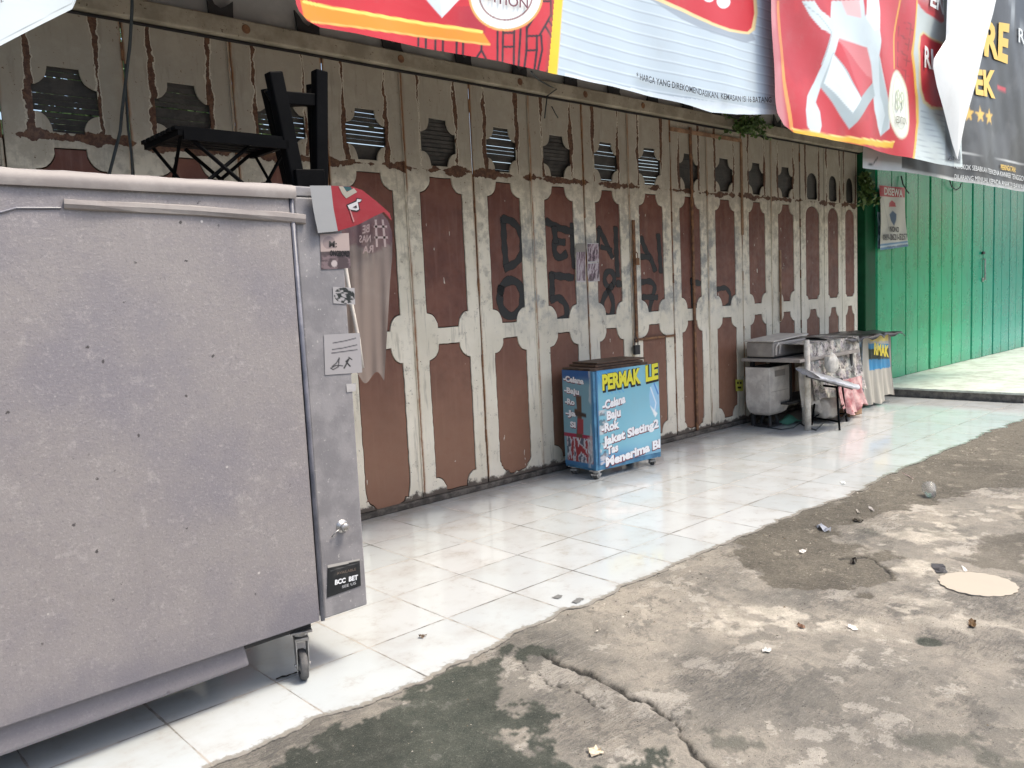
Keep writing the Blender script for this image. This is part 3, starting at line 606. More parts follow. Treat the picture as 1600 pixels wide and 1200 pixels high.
# ================================================================== GREEN SHOP
gs = thing('shop_building', 'neighbouring shop closed with glossy green folding shutters', 'building', (14, 0, .11))
def gpart(b, n, m, **k): o = b.build(n, m, gs, **k); o.location = (-14, 0, -.11); return o
xg = [W(x, 450, -.06).x for x in (1367.7, 1412.8, 1451.3, 1485, 1516.9, 1533.4, 1550.3, 1574.9, 1596.9)]
while xg[-1] < 20: xg.append(xg[-1]+.78)
b = MB(); b.box(10.09, xg[0]-.02, -.075, .3, .0, 3.4); gpart(b, 'pillar', M['darkgreen'], bevel=.01)
b = MB(); b.box(10.09, 22, .0, .3, 2.9, 3.4); gpart(b, 'wall', M['darkgreen'])
for j, (a, c2) in enumerate(zip(xg[:-1], xg[1:])):
    b = MB(); w2 = c2-a-.034; 
    prof = [(0, 0), (.012, -.022), (w2*.485, -.020), (w2*.5, -.010), (w2*.515, -.020), (w2-.012, -.022), (w2, 0)] if w2 > .5 else [(0, 0), (.012, -.022), (w2-.012, -.022), (w2, 0)]
    V = [(x, y, z) for z in (.115, 2.92) for x, y in prof]; n = len(prof)
    b.add(V, [(q, q+1, n+q+1, n+q) for q in range(n-1)])
    b.box(0, w2, .0, .012, .115, 2.92)
    o = b.build('folding_leaf', M['green'], gs); o.location = (a-14+.017, -.055, -.11); o.rotation_euler = (0, 0, R(.5 if j % 2 else -.5))
    if j == 5: o['label'] = 'narrow green leaf with the door handle'
b = MB(); b.box(10.2, 20, -.052, -.04, .11, 2.95); gpart(b, 'backing', M['dark'])
hx = W(1535, 400, -.08).x; b = MB(); b.tube([(hx, -.09, 1.30), (hx, -.12, 1.31), (hx, -.12, 1.62), (hx, -.09, 1.63)], .012, 8); b.box(hx-.03, hx+.03, -.094, -.084, 1.28, 1.34); gpart(b, 'door_handle', M['steel'])
b = MB(); b.box(hx-.05, hx+.03, -.11, -.085, 1.70, 1.74); gpart(b, 'latch', M['dark'])
b = MB()
for k in range(110):
    x0 = 10.0+k*.0762; a, c2 = (0, .018) if k % 2 else (.018, 0)
    b.add([(x0, 1.7, 3.70+a), (x0+.0762, 1.7, 3.70+c2), (x0+.0762, -1.25, 3.38+c2), (x0, -1.25, 3.38+a)], [(0, 1, 2, 3)])
gpart(b, 'roof', M['roof'])

# ================================================================== BANNERS (printed cloth sheets)
class Art:
    """flat printed artwork laid out in the plane of the sheet, stored as vertex colours"""
    def __init__(s, x, y, base): s.x = x; s.y = y; s.c = np.tile(np.array(lin(base)), (x.size, 1))
    def fill(s, mask, c, a=1.0):
        a = np.where(mask, a, 0)[:, None]; s.c = s.c*(1-a)+np.array(lin(c))*a
    def soft(s, w8, c): w8 = np.clip(w8, 0, 1)[:, None]; s.c = s.c*(1-w8)+np.array(lin(c))*w8
    def poly(s, P, c, a=1.0):
        P = [tuple(q) for q in P]; xs_ = [q[0] for q in P]; ys_ = [q[1] for q in P]
        k = np.where((s.x > min(xs_)-2) & (s.x < max(xs_)+2) & (s.y > min(ys_)-2) & (s.y < max(ys_)+2))[0]
        if not len(k): return
        x, y = s.x[k], s.y[k]; d = dseg(x, y, P, True); d = np.where(inpoly(x, y, P), d, -d)
        w8 = (np.clip(.5+d/1.5, 0, 1)*a)[:, None]; s.c[k] = s.c[k]*(1-w8)+np.array(lin(c))*w8
    def line(s, P, wd, c, closed=False): s.soft((wd/2+.5-dseg(s.x, s.y, P, closed)), c)
    def ell(s, cx, cy, rx, ry, c, ang=0.0):
        dx, dy = s.x-cx, s.y-cy; ca, sa = math.cos(R(ang)), math.sin(R(ang)); u = (dx*ca+dy*sa)/rx; v = (-dx*sa+dy*ca)/ry
        s.soft((1-np.hypot(u, v))*min(rx, ry)+.5, c)
def banner(name, bottom, Y, ztop, step, paint, fold, mat=None, top=None, VIS=.8):
    """bottom = measured lower edge in the plane Y; the sheet hangs up from it to ztop"""
    B = [W(x, y, Y) for x, y in bottom]; bx = np.array([p.x for p in B]); bz = np.array([p.z for p in B])
    pxs = np.arange(bottom[0][0], bottom[-1][0]+.01, step)
    X = np.array([W(px, float(np.interp(px, [q[0] for q in bottom], [q[1] for q in bottom])), Y).x for px in pxs]); zb = np.interp(X, bx, bz)
    zt = ztop if top is None else np.interp(X, [q[0] for q in top], [q[1] for q in top])
    dx = np.median(np.diff(X)); nv = int(VIS/(.85*dx)); t = np.linspace(0, 1, nv)*VIS/(ztop-zb.mean()); t = np.concatenate([t, np.linspace(t[-1], 1, 8)[1:]]); nv = len(t)
    GXb = np.tile(X[:, None], (1, nv)); GZ = zb[:, None]+(zt-zb)[:, None]*t[None] if not np.isscalar(zt) else zb[:, None]+(zt-zb)[:, None]*t[None]
    P = np.stack([GXb.ravel(), np.full(GXb.size, Y), GZ.ravel()], 1); px, py = to_px(P)
    art = paint(px, py, P)
    hang = np.clip(1-(P[:, 2]-np.repeat(zb, nv))/.9, 0, 1)
    P[:, 1] += fold(P[:, 0], P[:, 2], hang)
    I = np.arange(len(X)*nv).reshape(len(X), nv)
    mb = MB(); mb.add(P, np.stack([I[:-1, :-1], I[1:, :-1], I[1:, 1:], I[:-1, 1:]], -1).reshape(-1, 4), art.c); return mb
def write_px(mb, txt, base, hgt, Y, c, fold, bold=.0, lift=.012, slant=0.0, mirror=False):
    """lettering on a sheet: base = measured baseline (two or more points), hgt = letter height there"""
    v, f, wd = text2d(txt, bold); s = v[:, 0]/wd; L = np.array(base, float); seg = np.hypot(*np.diff(L, axis=0).T); cum = np.concatenate([[0], np.cumsum(seg)])/seg.sum()
    if mirror: s = 1-s
    bx = np.interp(s, cum, L[:, 0]); by = np.interp(s, cum, L[:, 1]); h = np.interp(s, [0, 1], hgt if isinstance(hgt, tuple) else (hgt, hgt))
    X = bx+v[:, 1]*h*slant; Yp = by-v[:, 1]*h
    P = np.array([list(W(a, b2, Y)) for a, b2 in zip(X, Yp)]); P[:, 1] += fold(P[:, 0], P[:, 2], np.ones(len(P)))-lift
    mb.add(P, f, lin(c))
def foldA(x, z, h): return .010*np.sin(x*4.1+z*1.7)+.0028*np.sin(x*11+z*5)+.0012*np.sin(x*23-z*9)
YA = -1.50
def paintA(px, py, P):
    a = Art(px, py, (205, 42, 56)); X, Z = P[:, 0], P[:, 2]
    s = lambda x, y: (680+x/7.619, y/7.619)
    a.soft(sst(px, 640, 700)*(1-sst(px, 700, 770))*.45*(py < 60), (150, 30, 50))
    bl = (38, 18, 32)
    for p in ([(735, 380), (735, 720)], [(800, 370), (795, 740)], [(930, 370), (930, 790)], [(1005, 350), (985, 800)], [(1075, 330), (1075, 600), (1050, 820)], [(1190, 430), (1190, 600), (1165, 830)],
              [(800, 395), (930, 395)], [(800, 560), (930, 560)], [(1080, 435), (1200, 435)], [(1070, 605), (1190, 605)], [(1230, 90), (1080, 340)], [(1360, 190), (1220, 430)], [(1240, 430), (1252, 600), (1205, 840)],
              [(1290, 320), (1390, 480)], [(1330, 250), (1400, 350)], [(1270, 20), (1365, 22)], [(1365, 0), (1365, 190)], [(20, 470), (20, 600)], [(105, 480), (105, 610)], [(260, 500), (260, 640)], [(335, 505), (335, 650)],
              [(550, 530), (550, 600), (490, 690)], [(550, 600), (600, 700)], [(-90, 450), (-90, 560)], [(-180, 440), (-180, 540)], [(1380, 190), (1400, 260)], [(1400, 740), (1310, 860)]):
        a.line([s(*q) for q in p], 3.4, bl)
    a.poly([(458, -60), (478, 6), (650, 32), (755, 51), (765, 30), (700, -60)], (205, 38, 52))
    a.soft(sst(px, 690, 740)*(1-sst(px, 756, 760))*(py < 52)*(py > 10)*.4, (120, 30, 60))
    a.poly([(468, 0), (520, 12), (600, 24), (680, 38), (755, 52), (766, 70), (700, 60), (620, 50), (540, 42), (490, 36), (474, 28)], (236, 150, 40))
    a.line([(474, 3), (520, 13), (600, 25), (680, 38), (752, 50)], 5, (255, 225, 110)); a.line([(486, 34), (620, 50), (764, 70)], 3, (250, 190, 100))
    a.poly([(664, -6), (692, 27), (722, -6)], (214, 226, 236)); a.poly([(688, -6), (692, 27), (722, -6)], (228, 238, 244))
    a.ell(789, -9, 58, 58, (232, 175, 100)); a.ell(789, -9, 54.5, 54.5, (246, 250, 250)); a.ell(789, -9, 42, 42, (140, 95, 95)); a.ell(789, -9, 39.5, 39.5, (244, 250, 250))
    a.soft(sst(px+py*.09, 874, 862)*sst(px+py*.09, 855, 864)*.6, (150, 70, 60))
    a.fill((px+py*.10 > 865), (247, 203, 40)); a.soft(sst(px+py*.10, 878, 882), (180, 196, 208))
    w8 = (px+py*.10 > 880.5); a.fill(w8, (186, 203, 216))
    q = ((Z*1.0-2.5+.012*np.sin(X*2)) % .062)/.062
    a.soft(w8*np.clip(1-np.abs(q-.10)/.09, 0, 1)*.8, (140, 156, 172)); a.soft(w8*np.clip(1-np.abs(q-.27)/.09, 0, 1)*.7, (222, 234, 242)); a.soft(w8*.25*fbm(X*2, Z*2, 3), (225, 238, 245))
    sh = [(1000, -10), (1062, 30), (1110, 52), (1150, 62), (1168, 66), (1182, 62), (1172, 40), (1100, 20)]; a.poly(sh, (150, 162, 176), .8)
    a.poly([(990, -30), (1012, -4), (1062, 18), (1110, 40), (1140, 49), (1172, 53), (1181, 46), (1185, 20), (1182, -30)], (240, 215, 160))
    a.poly([(1000, -34), (1024, -5), (1066, 14), (1112, 36), (1142, 45), (1170, 49), (1176, 43), (1180, 20), (1177, -34)], (203, 40, 52))
    a.ell(1131, 2, 12, 11, (225, 236, 242)); a.ell(1106, -4, 9, 8, (225, 236, 242))
    a.soft((py > np.interp(px, [862, 1060, 1215], [110, 152, 172]))*(px > 880)*.8, (218, 230, 238)); return a
bot = [(457.5, -40), (460, 3), (466, 18), (480, 33), (500, 43), (560, 53), (640, 69), (700, 81), (780, 96), (862, 116), (878, 119), (960, 135), (1010, 148), (1060, 160), (1110, 176), (1150, 179), (1217, 178)]
mb = banner('banner', bot, YA, 4.4, 1.25, paintA, foldA, VIS=1.0)
# "EDITION" bends down round the medal
write_px(mb, 'EDITION', [(747, -8), (757, 0), (775, 7), (797, 12), (820, 15)], (17, 14), YA, (120, 72, 84), foldA, .01)
write_px(mb, '* HARGA YANG DIREKOMENDASIKAN. KEMASAN ISI 16 BATANG', [(992, 124), (1045, 138), (1100, 153), (1150, 160), (1203, 160.5)], (10, 8.5), YA, (24, 28, 38), foldA, .012, lift=.02)
o = mb.build('banner', M['print'], smooth=True); tag(o, 'long banner, red with gold strip and round medal, its other half pale ribbed blue', 'banner')
g1 = W(1211, 165, YA); b = MB(); b.lathe([(.012, 0), (.022, .004), (.024, .010), (.010, .012)], 14, Matrix.Translation((g1.x, YA-.02, g1.z)) @ Matrix.Rotation(R(90), 4, 'X')); e = b.build('eyelet', M['steel'], o)

YC = -1.60
def foldC(x, z, h): return .030*np.sin(x*2.6-z*2.1)+.009*np.sin(x*7+z*6)+.003*np.sin(x*15-z*11)
def paintC(px, py, P):
    a = Art(px, py, (196, 44, 54)); X, Z = P[:, 0], P[:, 2]; s = lambda x, y: (1200+x/4, y/4)
    S = lambda L: [s(*q) for q in L]
    wm = px-np.interp(py, [0, 100, 210], [1208, 1214, 1222]); a.soft(sst(wm, 16, 6)*.85, (214, 150, 156)); a.line(S([(92, 0), (100, 250), (115, 480), (150, 800)]), 4.5, (240, 165, 90))
    a.soft(.35*sst(fbm(X*3, Z*3, 8), .45, .6)*(px < 1395), (160, 30, 42))
    a.poly(S([(415, 120), (570, 150), (640, 500), (600, 480), (430, 240)]), (226, 170, 172)); a.poly(S([(440, 240), (600, 300), (640, 500), (560, 620)]), (206, 90, 96), .7)
    sil = (205, 220, 226); lt = (226, 236, 240); dk = (168, 184, 190)
    a.poly(S([(230, 0), (310, 0), (345, 60), (400, 110), (415, 0), (580, 0), (585, 100), (690, 160), (665, 350), (700, 470), (722, 560), (765, 700), (772, 800), (720, 848), (690, 790), (660, 690), (650, 600), (620, 400), (600, 300), (445, 235), (415, 320), (360, 460), (335, 540), (300, 640), (318, 700), (318, 790), (300, 842), (265, 848), (236, 790), (234, 690), (250, 600), (300, 510), (340, 410), (400, 215), (340, 180), (280, 90)]), sil)
    a.poly(S([(330, 540), (400, 330), (480, 460), (555, 615), (640, 520), (660, 600), (530, 765), (482, 812)]), dk); a.poly(S([(350, 520), (400, 340), (555, 625), (500, 712)]), lt)
    a.poly(S([(600, 0), (590, 120), (640, 200), (690, 170), (680, 0)]), lt); a.poly(S([(470, 0), (560, 0), (566, 120), (500, 90)]), (232, 190, 192))
    a.poly(S([(660, 350), (690, 600), (735, 720), (720, 848), (765, 800), (765, 700), (720, 560)]), dk, .8)
    a.line(S([(235, 10), (330, 90), (400, 200), (340, 400)]), 1.6, dk)
    a.poly(S([(690, 0), (800, 0), (780, 220), (780, 430), (735, 560), (690, 400), (670, 200)]), (206, 70, 76))
    a.line(S([(800, 0), (778, 220), (776, 430)]), 2.4, (236, 170, 70))
    dkr = (150, 34, 42)
    for k in range(7):
        y0 = 170+k*95
        for p in ([(805, y0), (805, y0+55), (840, y0+60)], [(835, y0-25), (875, y0-15), (875, y0+50)], [(850, y0+10), (895, y0+22)]): a.line(S(p), 1.5, dkr)
    a.poly(S([(150, 800), (350, 845), (560, 868), (806, 884), (800, 922), (560, 905), (330, 876), (165, 838)]), (232, 186, 50)); a.line(S([(150, 802), (350, 846), (560, 869), (806, 885)]), 2, (255, 225, 140))
    a.fill(px > np.interp(py, [0, 10, 82, 150, 180, 220, 262], [1228, 1430, 1427, 1438, 1441, 1438, 1430]) if False else px > np.interp(py, [0, 82, 120, 150, 180, 220, 262], [1431, 1427, 1433, 1439, 1441, 1438, 1429]), (198, 210, 210))
    a.line(S([(924, 0), (905, 330), (955, 600), (960, 760), (945, 880), (918, 1010)]), 3.4, (238, 190, 80))
    q = ((Z-2.5) % .05)/.05; w8 = px > np.interp(py, [0, 82, 150, 180, 262], [1434, 1430, 1442, 1444, 1434]); a.soft((w8 & (py > 170))*np.clip(1-np.abs(q-.12)/.12, 0, 1)*.8, (150, 164, 172))
    a.poly(S([(925, 0), (1125, 0), (1118, 130), (1100, 140), (1010, 85), (930, 20)]), (206, 80, 86))
    a.poly(S([(940, 290), (955, 215), (985, 192), (1110, 260), (1110, 690), (1030, 680), (985, 640), (965, 560)]), (224, 210, 160)); a.poly(S([(955, 300), (965, 225), (990, 205), (1110, 275), (1110, 672), (1035, 662), (995, 625), (978, 555)]), (206, 62, 72))
    a.poly(S([(1105, 690), (1150, 760), (1190, 980), (1180, 1030), (1090, 1010)]), (122, 128, 132))
    a.ell(1407, 163, 20, 54, (215, 215, 190), -8); a.ell(1406.5, 163, 18, 51, (238, 242, 230), -8); a.ell(1407, 160, 13, 42, (190, 200, 180), -8); a.ell(1407, 160, 12, 40.5, (236, 242, 232), -8)
    return a
botC = [(1207.5, -60), (1209, 10), (1213, 90), (1217, 150), (1220, 175), (1228, 195), (1240, 207), (1262, 213), (1340, 228), (1400, 241), (1440, 249), (1480, 261), (1500, 262)]
mb = banner('banner', botC, YC, 5.2, 1.2, paintC, foldC, VIS=1.3)
write_px(mb, '89', [(1399, 170), (1414, 174)], (32, 30), YC, (188, 200, 176), foldC, .0); write_px(mb, 'EDITION', [(1400, 192), (1420, 195)], 11, YC, (120, 118, 100), foldC, .0)
write_px(mb, 'EN', [(1453, 8), (1477, 22)], (22, 22), YC, (240, 246, 246), foldC, .03); write_px(mb, 'RI', [(1447, 103), (1463, 107)], (32, 30), YC, (240, 246, 246), foldC, .03)
write_px(mb, 'ANG', [(1474, 251), (1492, 252)], 6, YC, (40, 46, 60), foldC, .02)
oc = mb.build('banner', M['print'], smooth=True); tag(oc, 'sagging red banner with a big silver letter shape and oval medal', 'banner')
# the white back of the sheet folded forward
tri = [(1600, -200), (1552, 20), (1541, 60), (1525, 130), (1508, 190), (1496, 249), (1488, 225), (1474, 170), (1464, 135), (1458, 105), (1459, 92), (1478, 62), (1480, 0), (1478, -200)]
rim = []
for i in range(len(tri)):
    for t in range(6): rim.append((tri[i][0]+(tri[(i+1) % len(tri)][0]-tri[i][0])*t/6, tri[i][1]+(tri[(i+1) % len(tri)][1]-tri[i][1])*t/6))
b = MB(); V = []; nr = len(rim)
for k in range(7):
    s2 = k/6.0
    for x, y in rim: X_ = 1504+(x-1504)*(1-s2*.97); Y_ = 60+(y-60)*(1-s2*.97); V.append(W(X_, Y_, YC-.06-.03*math.sin((Y_+40)/290*3.14)-.05*(1-(1-s2)**2)+.004*math.sin(X_*.1+Y_*.05)))
b.add(V, [(k*nr+i, k*nr+(i+1) % nr, (k+1)*nr+(i+1) % nr, (k+1)*nr+i) for k in range(6) for i in range(nr)]+[tuple(6*nr+i for i in range(nr))], lin((236, 240, 240)))
b.build('folded_corner', M['print'], oc, smooth=True)['label'] = 'blank white back of the sheet folded forward to a point'

YD = -1.46
def foldD(x, z, h): return .014*np.sin(x*3.1+z*2.3)+.007*np.sin(x*6.5-z*3)+.002*np.sin(x*17+z*8)
def paintD(px, py, P):
    a = Art(px, py, (66, 67, 70)); X, Z = P[:, 0], P[:, 2]
    a.fill(px < 1405, (186, 190, 190)); a.soft(sst(px, 1352, 1362)*(1-sst(px, 1372, 1380))*.4, (214, 196, 196)); a.line([(1372, 247), (1367, 256), (1358, 257)], 1.6, (30, 32, 34))
    a.soft(.3*sst(fbm(X*2.5, Z*2.5, 4), .5, .62)*(px > 1405), (110, 112, 116))
    a.line([(1500, 237), (1550, 247), (1640, 263)], 1.4, (210, 214, 214)); yl = (235, 190, 80)
    def star(cx, cy, r):
        a.poly([(cx+(r if k % 2 == 0 else r*.42)*.75*math.sin(k*math.pi/5), cy-(r if k % 2 == 0 else r*.42)*1.25*math.cos(k*math.pi/5)) for k in range(10)], yl)
    for q in ((1513, 178), (1530, 180), (1545, 183)): star(*q, 11)
    a.poly([(1560, 131), (1573, 137), (1573, 144), (1561, 139)], (205, 70, 84))
    a.poly([(1570, -60), (1640, -60), (1640, 120), (1600, 60), (1578, 0)], (36, 38, 42)); a.line([(1572, -60), (1578, 10), (1596, 60), (1625, 130)], 5, (150, 156, 160)); a.fill(py > np.interp(px, [1352, 1405, 1480, 1600], [258, 264, 275, 296]), (190, 194, 194)); return a
botD = [(1351, 262), (1380, 266), (1405, 268.5), (1440, 273), (1480, 280), (1540, 290), (1600, 299), (1660, 308)]
mb = banner('banner', botD, YD, 5.6, 1.25, paintD, foldD, VIS=1.7)
yl = (240, 200, 90)
write_px(mb, 'RE', [(1539, 84), (1573, 97)], (50, 56), YD, yl, foldD, .04); write_px(mb, 'EK', [(1522, 146), (1555, 152)], (36, 40), YD, yl, foldD, .04); write_px(mb, 'RP', [(1589, 66), (1606, 74)], (22, 24), YD, (225, 230, 230), foldD, .01)
write_px(mb, 'PERINGATAN:', [(1563, 265), (1587, 269)], 8, YD, yl, foldD, .02)
write_px(mb, 'MEROKOK SEBABKAN TERKENA KANKER TENGGOROKAN. LAYANAN', [(1492, 262), (1530, 269), (1600, 283), (1640, 291)], (7.5, 8), YD, (225, 230, 230), foldD, .0)
write_px(mb, 'DILARANG MENJUAL KEPADA ANAK DI BAWAH USIA 21 TAHUN', [(1493, 279), (1540, 286), (1600, 296), (1640, 303)], (7, 8), YD, (225, 230, 230), foldD, .0)
o = mb.build('banner', M['print'], smooth=True); tag(o, 'dark grey banner with yellow letters and stars above the green shutters', 'banner')
# white banner corner, upper left
YE = -1.58
def paintE(px, py, P):
    a = Art(px, py, (205, 216, 220)); a.line([(-80, 104), (0, 64.5), (114, 2.5), (150, -18)], 1.0, (130, 140, 146)); return a
def foldE(x, z, h): return .02*np.sin(x*5+z*4)+.008*np.sin(x*14)
mb = banner('banner', [(-1000, 420), (-400, 262), (-160, 148), (-60, 102), (0, 72), (60, 40), (117, 10.5), (124, -8), (134, -60)], YE, 4.4, 4.0, paintE, foldE)  # unseen left run of the sheet, lengthened to shade the doors
write_px(mb, 'KODE', [(-25, 18), (5, 3)], 7, YE, (50, 52, 60), foldE)
o = mb.build('banner', M['print'], smooth=True); tag(o, 'white banner corner with a thin grey border line, above the grey cart, lengthened out of view for shade', 'banner')

# ================================================================== BIG GREY CART
ct = thing('food_cart', 'big mauve grey plywood cart standing on castors at the left', 'cart', (.6, -1.5, 0))
def cp(b, n, m, **k): o = b.build(n, m, ct, **k); o.location = (-.6, 1.5, 0); return o
YF = -1.86
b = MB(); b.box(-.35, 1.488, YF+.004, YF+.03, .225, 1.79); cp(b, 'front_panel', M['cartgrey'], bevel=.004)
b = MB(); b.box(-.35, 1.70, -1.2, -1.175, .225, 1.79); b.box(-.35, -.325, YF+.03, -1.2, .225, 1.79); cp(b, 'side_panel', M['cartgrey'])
b = MB(); b.box(1.512, 1.702, YF+.012, -1.17, .222, 1.792); cp(b, 'corner_post', M['cartpost'], bevel=.006)
b = MB(); b.tube([(1.50, YF+.006, .222), (1.50, YF+.004, 1.0), (1.497, YF+.006, 1.79)], .0085, 10); cp(b, 'edge_bead', M['carttrim'], smooth=True)
b = MB(); V = []; nx = 60
for i in range(nx+1):
    x = -.36+i*(1.87/nx); w8 = .0012*math.sin(i*.9)+.0007*math.sin(i*2.3); V += [(x, YF-.008+w8, 1.782), (x, YF-.012+w8, 1.80), (x, YF-.008+w8, 1.826+w8), (x, YF+.02, 1.834+w8), (x, YF+.05, 1.832)]
b.add(V, [(i*5+k, i*5+k+1, i*5+k+6, i*5+k+5) for i in range(nx) for k in range(4)]); b.box(-.36, 1.5, YF+.03, -1.17, 1.80, 1.83); cp(b, 'top_lip', M['cartlip'], smooth=True)
b = MB(); b.box(1.5, 1.702, YF+.012, -1.17, 1.794, 1.83); cp(b, 'top_board', M['cartpost'], bevel=.004)
# peeling batten under the lip
b = MB(); pts = [(100, 314), (150, 317), (220, 320), (300, 324), (380, 330), (440, 334), (478, 338)]; V = []
for i, (x, y) in enumerate(pts):
    for dy, dd in ((-3, 0), (-2, -.012), (4, -.014), (11, -.009), (13, 0)):
        V.append(W(x, y+dy+random.uniform(-.8, .8), YF+.003+dd*(1+.4*math.sin(i*2))))
n = len(pts); b.add(V, [(i*5+k, (i+1)*5+k, (i+1)*5+k+1, i*5+k+1) for i in range(n-1) for k in range(4)]+[(0, 1, 2, 3, 4), tuple((n-1)*5+k for k in (4, 3, 2, 1, 0))]); cp(b, 'batten', M['cartlip'])
b = MB(); b.tube([W(x, y, YF+.002) for x, y in ((0, 332), (25, 325), (95, 325))], .0035, 6); cp(b, 'seam', M['carttrim'])
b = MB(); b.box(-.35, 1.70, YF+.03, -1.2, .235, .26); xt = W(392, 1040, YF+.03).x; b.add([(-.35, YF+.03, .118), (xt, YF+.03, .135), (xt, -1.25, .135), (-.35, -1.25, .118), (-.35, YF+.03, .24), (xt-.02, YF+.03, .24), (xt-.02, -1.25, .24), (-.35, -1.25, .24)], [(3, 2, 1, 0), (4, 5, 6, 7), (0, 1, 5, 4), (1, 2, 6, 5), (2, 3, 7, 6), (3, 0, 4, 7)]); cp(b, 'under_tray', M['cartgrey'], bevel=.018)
b = MB(); b.box(1.19, 1.47, -1.82, -1.74, .195, .234); cp(b, 'axle_plate', M['dark'], bevel=.005)
def castor(x, y, rz, parent, off, r=.052, h=.20, big=True):
    Mt = Matrix.Translation((x, y, 0)) @ Matrix.Rotation(rz, 4, 'Z')
    b = MB()
    for s2 in (-1, 1):
        pl = [(-.018, r-.012), (.018, r-.012), (.034, h-.035), (-.034, h-.035)]; q = MB(); q.plate(pl, s2*.022-.002, s2*.022+.002); v = [Mt @ Vector(p) for p in q.v[0]]; b.add(v, q.f)
    b.box(-.036, .036, -.026, .026, h-.038, h-.026, M=Mt); b.lathe([(.02, h-.028), (.03, h-.02), (.03, h-.008), (.02, h)], 14, Mt); b.box(-.04, .04, -.04, .04, h-.006, h+.001, M=Mt)
    b.tube([Mt @ Vector((0, -.03, r)), Mt @ Vector((0, .03, r))], .006, 8)
    c = b.build('castor', M['steel'], parent, bevel=.001); c.location = off
    Mw = Mt @ Matrix.Translation((0, 0, r)) @ Matrix.Rotation(R(90), 4, 'X')
    b = MB(); b.lathe([(r*.62, -.014), (r*.9, -.015), (r, -.009), (r*1.0, .009), (r*.9, .015), (r*.62, .014), (r*.62, -.014)], 28, Mw); t = b.build('tyre', M['rubber'], c, smooth=True)
    b = MB(); b.lathe([(.006, -.017), (r*.35, -.016), (r*.40, -.008), (r*.61, -.010), (r*.61, .010), (r*.40, .008), (r*.35, .016), (.006, .017)], 24, Mw); b.build('rim', M['steel'], c, smooth=True)
    return c
castor(1.432, -1.80, R(70), ct, (-.6, 1.5, 0), .058, .197)
for x, y, a in ((1.30, -1.28, 40), (-.2, -1.78, 10), (-.2, -1.28, 80)): castor(x, y, R(a), ct, (-.6, 1.5, 0), .058, .197)
# knob, stickers
k = W(537, 823, YF); b = MB(); b.lathe([(.0, .03), (.013, .03), (.018, .022), (.012, .014), (.012, .006), (.024, .004), (.026, 0)], 18, Matrix.Translation((k.x, YF+.012, k.z)) @ Matrix.Rotation(R(90), 4, 'X')); b.tube([(k.x-.012, YF, k.z-.004), (k.x-.04, YF-.005, k.z-.012), (k.x-.05, YF+.006, k.z-.03)], .003, 6); cp(b, 'knob', M['steel'], smooth=True)
YS = YF+.0095
def decal(parent_cp, name, quadpx, Yq, n, paint, texts=(), mat='print_old', label=None, wob=0.0):
    tl, tr, br, bl = quadpx; u = np.linspace(0, 1, n); U, Vv = np.meshgrid(u, u, indexing='ij'); U = U.ravel(); Vv = Vv.ravel()
    X = (tl[0]*(1-U)+tr[0]*U)*(1-Vv)+(bl[0]*(1-U)+br[0]*U)*Vv; Yp = (tl[1]*(1-U)+tr[1]*U)*(1-Vv)+(bl[1]*(1-U)+br[1]*U)*Vv
    P = np.array([list(W(a, c2, Yq)) for a, c2 in zip(X, Yp)]); P[:, 1] -= wob*(.5+.5*np.sin(U*9+Vv*4))
    a = Art(U*100, Vv*100, (200, 200, 200)); paint(a); mb = MB(); I = np.arange(n*n).reshape(n, n)
    mb.add(P, np.stack([I[:-1, :-1], I[:-1, 1:], I[1:, 1:], I[1:, :-1]], -1).reshape(-1, 4), a.c)
    for t in texts: write_px(mb, t[0], t[1], t[2], Yq, t[3], lambda x, z, h: x*0, t[4] if len(t) > 4 else .0, lift=.0015+wob)
    o = parent_cp(mb, name, M[mat]);
    if label: o['label'] = label
    return o
def pS1(a):
    a.c[:] = lin((168, 152, 148)); a.fill(a.y > 50, (70, 58, 62)); a.ell(30, 25, 22, 18, (140, 125, 125)); a.soft(.7*sst(fbm(a.x*.06, a.y*.08, 4), .45, .6)*(a.y > 60), (130, 112, 116)); a.ell(45, 85, 10, 10, (175, 165, 165))
decal(cp, 'sticker', [(500, 366), (545, 364), (548, 419), (502, 421)], YS, 40, pS1, [('M:', [(514, 386), (526, 386)], 9, (25, 22, 25), .03), ('ONGBORD', [(515, 399.5), (546, 400.5)], 8, (15, 14, 18), .04)], label='torn beige and dark picture sticker')
def pS2(a): a.c[:] = lin((160, 158, 160)); a.soft(sst(fbm(a.x*.07, a.y*.09, 9), .34, .5)*(np.hypot(a.x-52, (a.y-50)) < 48), (28, 34, 34))
decal(cp, 'sticker', [(520, 448), (554, 450), (555, 476), (521, 474)], YS, 36, pS2, label='scribbled black patch')
def pS3(a):
    a.c[:] = lin((158, 156, 158))
    for q in ([(25, 22), (60, 18), (88, 13)], [(22, 38), (50, 36), (90, 30)], [(20, 47), (90, 42)]): a.line(q, 3, (80, 78, 84))
    a.line([(20, 80), (32, 72), (40, 60), (36, 82), (22, 88), (16, 84), (30, 78), (48, 80)], 3, (40, 40, 46)); a.line([(52, 86), (60, 74), (66, 64), (58, 70), (68, 82)], 4, (30, 30, 34)); a.line([(66, 60), (74, 66)], 3, (30, 30, 34))
decal(cp, 'sticker', [(506, 523), (562, 520), (566, 582), (508, 586)], YS, 60, pS3, label='white paper with pen lines and a signature')
def pS4(a): a.c[:] = lin((22, 26, 30)); a.fill(a.y < 9-a.x*.02, (175, 172, 168)); a.line([(10, 20), (95, 14)], 2, (90, 90, 92))
